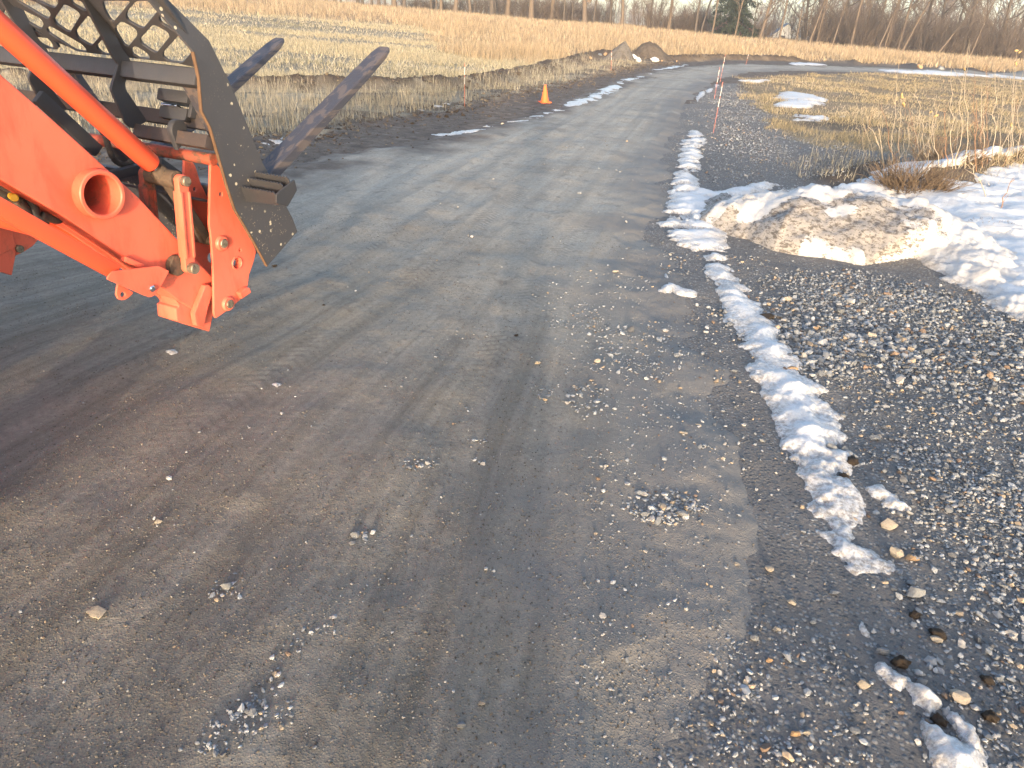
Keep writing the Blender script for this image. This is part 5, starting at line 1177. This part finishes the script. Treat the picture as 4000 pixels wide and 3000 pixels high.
hs_ = empty('house', 'small pale house with a blue grey roof half hidden beyond the field', 'house', (hxx, hyy, hz0)); hs_.rotation_euler = (0, 0, -.25)
gable('wall', -2.5, 2.5, 0, 7, 0, 3.4, 5.9, M['siding'], hs_); roof('roof', -2.5, 2.5, 0, 7, 3.4, 5.9, M['roof_blue'], hs_)
wf = box('window', (-.75, .05, -.08, .02, 3.1, 4.5), M['siding'], hs_); box('pane', (-.62, -.08, -.10, -.075, 3.22, 4.38), M['glass'], wf)
wf = box('window', (.75, 1.45, -.08, .02, 2.9, 4.0), M['roof_blue'], hs_); box('pane', (.85, 1.35, -.10, -.075, 3.0, 3.9), M['glass'], wf)
pr = gable('porch', -.4, 2.9, -2.2, -.1, 0, 2.2, 3.3, M['siding'], hs_); roof('porch_roof', -.4, 2.9, -2.2, -.1, 2.2, 3.3, M['roof_blue'], pr, .25, .1)
hs_.scale = (1.45, 1, 1.15)
def shed(u, r, w, d, h, name, lab, rm, dz=0., rz=0.):
    x, y, z = azr(u, 160, r); e = empty(name, lab, 'shed', (x, y, z+dz)); e.rotation_euler = (0, 0, rz)
    gable('wall', -w/2, w/2, 0, d, 0, h*.65, h, M['roof_red'], e); roof('roof', -w/2, w/2, 0, d, h*.65, h, rm, e, .2, .1); box('door', (-.4, .4, -.05, .02, 0, 1.7), M['siding'], e)
shed(2906, 130, 4.2, 5, 2.9, 'shed', 'low red roofed shed beside the evergreen', M['roof_red'], 0.2, .5)
shed(3832, 112, 2.6, 3, 2.0, 'shed', 'little dark red shed with a pale roof inside the brown wood', M['siding'], .1, .3)
# ------------------------------------------------------------------ stakes, cone, heaps
def stake(bu, bv, tu, tv, label, lean_y=0.):
    b = on(bu/S, bv/S); d = ray(tu, tv); k = b[1]/d[1]; top = np.array([d[0]*k, b[1], CZ+d[2]*k]); v = top-b; Ls = np.linalg.norm(v); v /= Ls
    e = empty('marker_stake', label, 'marker stake', tuple(b), None); P = lambda t: Vector(v*t)
    def seg(nm, t0, t1, mat, rr): return rod(nm, P(t0), P(t1), rr, mat, e, 8, .001)
    r0 = .0026+.00008*b[1]
    seg('shaft', -.08, Ls*.52, M['stake_orange'], r0); seg('band', Ls*.52, Ls*.68, M['stake_white'], r0*1.12); seg('collar', Ls*.68, Ls*.73, M['stake_orange'], r0*1.15); seg('band', Ls*.73, Ls*.91, M['stake_white'], r0*1.12); seg('tip', Ls*.91, Ls, M['stake_orange'], r0*1.05)
stake(2786, 520, 2824, 320, 'nearest of the orange and white stakes on the gravel at the bend')
stake(2790, 387, 2812, 262, 'orange and white stake by the three small snow scraps')
stake(2812, 322, 2834, 212, 'tall orange and white stake just behind the nearest two')
stake(2913, 256, 2925, 208, 'far orange and white stake across the bend of the road')
stake(1815, 417, 1815, 246, 'lone orange and white stake in the grass at the left road edge')
stake(2387, 275, 2389, 198, 'orange and white stake in front of the grey gravel heap')
cb = on(2128/S, 400/S); ce = empty('traffic_cone', 'orange traffic cone standing on the mud at the left road edge', 'traffic cone', tuple(cb)); ce.rotation_euler = (.02, -.05, .3)
lathe('cone_body', Vector((0, 0, .015)), Vector((0, 0, .37)), [(0, .095), (.02, .088), (.33, .028), (.352, .024), (.355, .018)], M['cone'], ce, 28)
_b = bmesh.new(); bx(_b, -.125, .125, -.125, .125, 0, .022); bmesh.ops.bevel(_b, geom=list(_b.edges), offset=.008, segments=2, affect='EDGES'); link('cone_base', bmmesh('cone_base', _b), M['cone'], ce)
def heap(name, u, v, w, h, mat, label, seed, sx=1., px=0., cat='heap'):
    p = on(u/S, v/S); n, m = 60, 22; V = [(px, 0, h*1.02)]; Fc = []
    r_ = np.linspace(0, 1, m+1)[1:]; a = np.arange(n)*2*math.pi/n
    RR_, AA = np.meshgrid(r_, a, indexing='ij'); wob = 1+.35*(fbm(np.cos(AA)*1.4+5, np.sin(AA)*1.4+seed, seed, 3)-.5)
    X = RR_*np.cos(AA)*w*sx*wob+px*(1-RR_); Y = RR_*np.sin(AA)*w*wob
    Z = h*(.62*(1-RR_)+.38*np.cos(RR_*math.pi/2)**2)*1.02+(fbm(X*4, Y*4, seed+1, 4)-.5)*.34*h*(1-RR_*.5)-.06*RR_
    V = np.concatenate([[(px, 0, h*.99)], np.stack([X, Y, Z], -1).reshape(-1, 3)])
    F0 = [(0, 1+i, 1+(i+1) % n, 1+(i+1) % n) for i in range(n)]
    bm = bmesh.new(); vs = [bm.verts.new(q) for q in V]
    for i in range(n): bm.faces.new((vs[0], vs[1+i], vs[1+(i+1) % n]))
    for j in range(m-1):
        for i in range(n): bm.faces.new((vs[1+j*n+i], vs[1+(j+1)*n+i], vs[1+(j+1)*n+(i+1) % n], vs[1+j*n+(i+1) % n]))
    o = link(name, bmmesh(name, bm, True), mat); o.location = tuple(p); tag(o, label, cat); return o
k5 = lambda x, y: (2300+x/5.53, 100+y/5.53)
heap('gravel_heap', *k5(660, 720), .72, .76, M['pile_grey'], 'grey heap of gravel behind the stake at the bend', 3, 1.15, .18, 'gravel heap')
heap('dirt_heap', *k5(1310, 735), 1.2, .86, M['pile_brown'], 'wider brown dirt heap right of the grey gravel heap', 9, 1.2, -.12, 'dirt heap')
for x, y, px, mt, lb, fl in [(1100, 715, 11, TA, 'yellowish boulder between the two heaps', .9), (350, 655, 10, TA, 'leaning tan boulder left of the grey heap', 1.0), (40, 690, 7, TA, 'tan boulder at the end of the turned soil ridge', .9), (240, 650, 9, GY_, 'grey boulder left of the leaning tan boulder', .7), (1575, 775, 4, TA, 'small tan rock at the foot of the brown heap', 1.), (1895, 780, 4, TA, 'small upright rock beside the far road', 1.)]:
    a, b = k5(x, y); stone(a/S, b/S, px, mt, lb, fl, 1.1)
for x, y, px, lb in [(960, 640, 15, 'white snow chunk between the two heaps'), (1385, 765, 22, 'low snow remnant at the foot of the brown heap'), (1040, 775, 13, 'thin grey snow scrap in front of the heaps')]:
    a, b = k5(x, y); V, Fc = rock_shape(IC3, 60+x, 3); o = link('snow_chunk', npmesh('snow_chunk', V, Fc, True, {'thick': ('FLOAT', np.full(len(V), .1))}), M['snow']); p = on(a/S, b/S); w_ = px*S*p[1]*.9/F; o.location = (p[0], p[1]-.5, p[2]+.08); o.scale = (w_, w_*.6, .25); tag(o, lb, 'snow')
for a, b, px, mt, lb, fl in [(905, 191, 11, PA, 'pale rock at the foot of the turned soil ridge', .5), (808, 194, 9, PA, 'pale rock under the middle of the near fork', .6), (753, 174, 5, TA, 'small tan rock on the soil ridge behind the forks', .7), (1085, 269, 8, PA, 'white flat rock on the mud near the cone', .5), (1200, 240, 6, PA, 'pale chip of rock on the mud below the lone stake', .5), (2033, 150, 20, GY_, 'grey boulder at the far road edge behind the weeds', .5), (1985, 149, 14, TA, 'tan boulder left of the grey one at the far road edge', .7)]:
    stone(a, b, px, mt, lb, fl)
for a, b, px, lb in [(985, 243, 18, 'shaggy brown sod clod at the left road edge'), (1000, 250, 10, 'smaller sod clod beside the shaggy one'), (965, 253, 13, 'flat sod clod below the lone stake'), (890, 268, 12, 'sod clod at the edge of the mud under the fork tip'), (1057, 252, 8, 'dark sod clod right of the lone stake'), (1008, 178, 14, 'dark sod lump on the soil ridge behind the lone stake'), (1120, 165, 18, 'big sod lump on the ridge in golden grass'), (1175, 150, 14, 'second sod lump on the ridge in golden grass')]:
    stone(a, b, px, None, lb, .6, 1.2, True)
# ------------------------------------------------------------------ dead weeds on the right
def stalk(b, t, rad, mat, label=None, husk=0, twigs=2, group=None, name='weed_stalk', bow=.04):
    p = on(b[0]/S, b[1]/S); d = ray(*t); k = (p[1]+random.uniform(-.05, .05))/d[1]; top = np.array([d[0]*k, d[1]*k, CZ+d[2]*k]); v = top-p; Ln = np.linalg.norm(v)
    e = empty(name, label, 'dead weed', tuple(p), group); r = np.random.default_rng(int(b[0]*3+b[1])); tb = TB()
    side_ = np.cross(v, (0, 1, 0)); side_ /= np.linalg.norm(side_)+1e-9
    P = np.array([v*f+side_*bow*Ln*math.sin(math.pi*f)*r.choice((-1, 1))*.5+r.normal(0, .006, 3) for f in np.linspace(0, 1, 9)]); P[0] = (0, 0, -.02); tb.add(P, rad*np.linspace(1, .35, 9), 5)
    for _ in range(twigs):
        j = r.integers(3, 8); dd = v/Ln+r.normal(0, .5, 3); tb.add(grow(r, P[j], dd, Ln*r.uniform(.08, .25), .002, 3, .15), rad*np.array([.5, .4, .3, .2]), 4)
    link('stem', tb.mesh('stem'), mat, e)
    for i in range(husk):
        V, Fc = icos(2); V = V*[.014, .010, .03]*(1+.3*r.normal(size=(len(V), 1))); o = link('husk', npmesh('husk', V, Fc, True), M['seed'], e); o.location = tuple(P[-1-(i % 2)]+r.normal(0, .02, 3)); o.rotation_euler = tuple(r.normal(0, .8, 3))
    return e
GW = 'tall thin dead stalks'; LW = 'tall thin dead stalk rising from the weeds at the right edge'
for b, t, hk, lb, mt in [((3455, 640), (3378, 440), 0, 'pale forked stalk at the left side of the weed clump', 'stalk'), ((3450, 640), (3425, 490), 0, None, 'stalk'), ((3493, 640), (3443, 400), 0, 'reddish stalk bending left out of the root clump', 'stalk_red'), ((3510, 640), (3518, 372), 4, 'stalk with tan husks at its top', 'stalk'),
    ((3540, 640), (3556, 445), 0, None, 'stalk'), ((3628, 650), (3574, 335), 0, None, 'stalk'), ((3600, 640), (3545, 400), 0, None, 'stalk_red'), ((3640, 650), (3655, 370), 0, None, 'stalk'), ((3723, 660), (3716, 265), 0, None, 'stalk'), ((3735, 660), (3770, 280), 1, None, 'stalk'), ((3770, 660), (3775, 205), 0, None, 'stalk'),
    ((3816, 670), (3812, 390), 0, None, 'stalk_red'), ((3840, 640), (3835, 330), 0, None, 'stalk'), ((3880, 630), (3882, 250), 0, None, 'stalk'), ((3900, 620), (3960, 480), 1, None, 'stalk'), ((3955, 610), (3972, 200), 3, 'tallest stalk with a curled tan leaf near its top', 'stalk'), ((3975, 610), (3998, 225), 0, None, 'stalk'),
    ((3700, 660), (3690, 420), 0, None, 'stalk_red'), ((3670, 660), (3640, 440), 2, 'stalk with a drooping tan leaf behind the clump', 'stalk'), ((3560, 640), (3610, 430), 0, None, 'stalk'), ((3600, 650), (3660, 470), 0, None, 'stalk'), ((3660, 600), (3850, 445), 0, 'dark stick slanting up across the weed stalks', 'stalk_red'),
    ((3860, 800), (3780, 600), 0, 'bent stick leaning over the clean snow', 'stalk'), ((3890, 850), (3960, 690), 0, 'lone thin twig poking out of the clean snow', 'stalk_red'), ((3990, 790), (3850, 745), 0, 'stick lying along the clean snow', 'stalk'), ((3870, 690), (3720, 620), 0, 'pale dead cane fallen toward the root clump', 'stalk')]:
    stalk(b, t, .0066, M[mt], lb or LW, hk, 3, None if lb else GW)
for i in range(18):
    u = random.uniform(3380, 3995); v = random.uniform(560, 665); stalk((u, v), (u+random.gauss(0, 32)+(u-3600)*.05, random.uniform(240, 450)), .0042, M[random.choice(('stalk', 'stalk', 'stalk_red'))], LW, 0, 4, GW, bow=.02)
for i in range(34):
    u = random.uniform(3330, 3990); v = random.uniform(560, 690); stalk((u, v), (u+random.gauss(25, 45), v-random.uniform(60, 190)), .0038, M[random.choice(('stalk', 'stalk', 'stalk_red'))], 'short dead stem among the weeds and snow at the right', 0, 3, 'short dead stems', bow=.10)
def root_clump(u, v, w, hgt, n, label, seed, mat='stalk_dark'):
    p = on(u/S, v/S); r = np.random.default_rng(seed); b = TB()
    for _ in range(n):
        a = r.uniform(0, 6.28); o_ = w*np.sqrt(r.uniform(0, 1)); ln = hgt*r.uniform(.4, 1.3)
        P = grow(r, (o_*math.cos(a), o_*math.sin(a)*.6, -.03), (math.cos(a)*.55+r.normal(0, .3), math.sin(a)*.4+r.normal(0, .3), .9), ln, .003, 4, .22, -.05); b.add(P, np.linspace(.0055, .002, 5), 3)
    o = link('weed_clump', b.mesh('weed_clump'), M[mat]); o.location = tuple(p); tag(o, label, 'weed clump')
root_clump(3560, 755, .32, .42, 800, 'dense tangled clump of dead stems rooted in the snow', 5)
root_clump(3700, 640, .4, .34, 380, 'low tangle of dead stems behind the root clump', 6)
root_clump(3870, 905, .16, .14, 200, 'small shaggy tuft of dead grass right of the dirty mound', 7)
root_clump(3920, 610, .4, .26, 240, 'tangle of dead stems on the dark soil ridge', 8)
# ------------------------------------------------------------------ the photographer, standing behind the camera
def person():
    e = empty('person', 'person in a dark coat and jeans holding a phone up with both hands', 'person', (0, -.36, 0))
    J = [(0, 0, .95), (0, .0, 1.12), (0, -.01, 1.32), (0, 0, 1.47), (0, .02, 1.56), (0, .03, 1.66), (0, .02, 1.77),
         (.09, 0, .90), (.075, .02, .50), (.075, -.02, .09), (.085, .12, .04), (-.09, 0, .90), (-.075, .02, .50), (-.075, -.02, .09), (-.085, .12, .04),
         (.19, -.01, 1.43), (.25, .06, 1.20), (.12, .24, 1.50), (.07, .27, 1.60), (-.19, -.01, 1.43), (-.25, .06, 1.20), (-.12, .24, 1.50), (-.07, .27, 1.60)]
    Ed = [(0, 1), (1, 2), (2, 3), (3, 4), (4, 5), (5, 6), (0, 7), (7, 8), (8, 9), (9, 10), (0, 11), (11, 12), (12, 13), (13, 14), (3, 15), (15, 16), (16, 17), (17, 18), (3, 19), (19, 20), (20, 21), (21, 22)]
    Rd = [(.16, .12), (.16, .12), (.18, .125), (.13, .09), (.06, .06), (.085, .10), (.07, .085), (.12, .11), (.10, .09), (.085, .075), (.04, .035), (.12, .11), (.10, .09), (.085, .075), (.04, .035), (.075, .075), (.052, .052), (.04, .04), (.03, .03), (.075, .075), (.052, .052), (.04, .04), (.03, .03)]
    me = bpy.data.meshes.new('body'); me.from_pydata(J, Ed, []); o = link('body', me, None, e)
    m, nt, b_ = newmat('coat_jeans_and_skin'); g = N(nt); sp = g.n('SeparateXYZ'); g.l(g.coord(), sp.inputs[0]); z_ = sp.outputs[2]; y_ = sp.outputs[1]
    c_ = g.mix(g.mapr(z_, .89, .91), (.06, .08, .13), (.035, .038, .045)); c_ = g.mix(g.mapr(z_, .11, .12), (.05, .035, .025), c_)
    head = g.math('MULTIPLY', g.mapr(z_, 1.535, 1.545), g.mapr(g.math('ABSOLUTE', sp.outputs[0]), .125, .12)); hand = g.math('MULTIPLY', g.mapr(y_, .225, .235), g.mapr(z_, 1.4, 1.45))
    c_ = g.mix(g.math('MAXIMUM', head, hand), c_, (.45, .27, .2)); g.put(b_.inputs['Base Color'], c_); b_.inputs['Roughness'].default_value = .85; me.materials.append(m)
    sk_ = o.modifiers.new('skin', 'SKIN'); sk_.use_smooth_shade = True
    for v, q in zip(me.skin_vertices[0].data, Rd): v.radius = q
    me.skin_vertices[0].data[0].use_root = True
    sb = o.modifiers.new('sub', 'SUBSURF'); sb.levels = 2; sb.render_levels = 2
    lathe('hair', Vector((0, .01, 1.70)), Vector((0, .0, 1.83)), [(0, .098), (.04, .105), (.08, .092), (.115, .05), (.125, .01)], M['black'], e, 20)
    lathe('nose', Vector((0, .115, 1.655)), Vector((0, .150, 1.635)), [(0, .016), (.02, .014), (.035, .008), (.04, .002)], M['skin'], e, 12)
    for sx in (-1, 1):
        lathe('ear', Vector((sx*.085, .02, 1.645)), Vector((sx*.105, .02, 1.65)), [(0, .026), (.01, .030), (.018, .022)], M['skin'], e, 14)
        for i_, (fl, fz) in enumerate([(.055, .03), (.060, .012), (.058, -.006), (.048, -.022)]):
            hose('finger', [(sx*.075, .275, 1.62+fz), (sx*.09, .300, 1.64+fz), (sx*.085, .318, 1.655+fz), (sx*.066, .322, 1.66+fz)], .008, M['skin'], e, 8)
        hose('thumb', [(sx*.07, .27, 1.60), (sx*.060, .285, 1.63), (sx*.045, .292, 1.655)], .010, M['skin'], e, 8)
    ph = bmesh.new(); bx(ph, -.075, .075, -.055, -.045, 1.66, 1.735); p = link('phone', bmmesh('phone', ph), M['black']); tag(p, 'dark phone held in both hands by the person', 'phone')
person()
# ------------------------------------------------------------------ thin evening haze in one closed box
HAZE = .0011
_b = bmesh.new(); bx(_b, -420, 420, -60, 620, -12, 34); hz = link('haze', bmmesh('haze', _b)); tag(hz, kind='stuff')
_m = bpy.data.materials.new('haze'); _m.use_nodes = True; _n = _m.node_tree; _n.nodes.clear()
_o = _n.nodes.new('ShaderNodeOutputMaterial'); _v = _n.nodes.new('ShaderNodeVolumePrincipled'); _n.links.new(_v.outputs[0], _o.inputs['Volume'])
_v.inputs['Color'].default_value = (.92, .93, .95, 1); _v.inputs['Density'].default_value = HAZE; _v.inputs['Anisotropy'].default_value = .2
hz.data.materials.append(_m)
# ------------------------------------------------------------------ camera, light, sky
cd = bpy.data.cameras.new('camera'); cam = bpy.data.objects.new('camera', cd); COL.objects.link(cam); SC.camera = cam
cd.sensor_fit = 'HORIZONTAL'; cd.sensor_width = 36; cd.lens = F/4000*36; cd.clip_start = .05; cd.clip_end = 6000
cam.location = (0, 0, CZ)
_R = Matrix.Rotation(math.pi/2-PITCH, 4, 'X') @ Matrix.Rotation(ROLL, 4, 'Z')
cam.rotation_euler = _R.to_euler()
EL, AZ = math.radians(5.6), math.radians(180.6)          # sun low behind the camera
sl_ = bpy.data.lights.new('sun', 'SUN'); sun = bpy.data.objects.new('sun', sl_); COL.objects.link(sun)
sl_.energy = SUN_E; sl_.angle = math.radians(.9); sl_.color = (1, .80, .60)
sd_ = Vector((math.sin(AZ)*math.cos(EL), math.cos(AZ)*math.cos(EL), math.sin(EL)))
sun.rotation_euler = sd_.to_track_quat('Z', 'Y').to_euler(); sun.location = (0, -20, 10)
w = bpy.data.worlds.new('World'); SC.world = w; w.use_nodes = True; nt = w.node_tree; nt.nodes.clear()
o_ = nt.nodes.new('ShaderNodeOutputWorld'); bg = nt.nodes.new('ShaderNodeBackground'); sk = nt.nodes.new('ShaderNodeTexSky')
sk.sky_type = 'NISHITA'; sk.sun_disc = False; sk.sun_elevation = EL; sk.sun_rotation = AZ; sk.altitude = 100; sk.air_density = .6; sk.dust_density = 2.; sk.ozone_density = .6
bg.inputs[1].default_value = SKY_E; tint = nt.nodes.new('ShaderNodeMix'); tint.data_type = 'RGBA'; tint.blend_type = 'MULTIPLY'; tint.inputs[0].default_value = 1; tint.inputs[7].default_value = (1.03, 1., .97, 1)
nt.links.new(sk.outputs[0], tint.inputs[6]); nt.links.new(tint.outputs[2], bg.inputs[0]); nt.links.new(bg.outputs[0], o_.inputs[0])
vs = SC.view_settings; vs.view_transform = 'Standard'; vs.look = 'None'; vs.exposure = EXPO; vs.gamma = 1
try: vs.use_curve_mapping = False
except Exception: pass
SC.cycles.max_bounces = 5; SC.cycles.diffuse_bounces = 2; SC.cycles.glossy_bounces = 2; SC.cycles.transparent_max_bounces = 4
SC.cycles.use_denoising = True; SC.cycles.caustics_reflective = False; SC.cycles.caustics_refractive = False
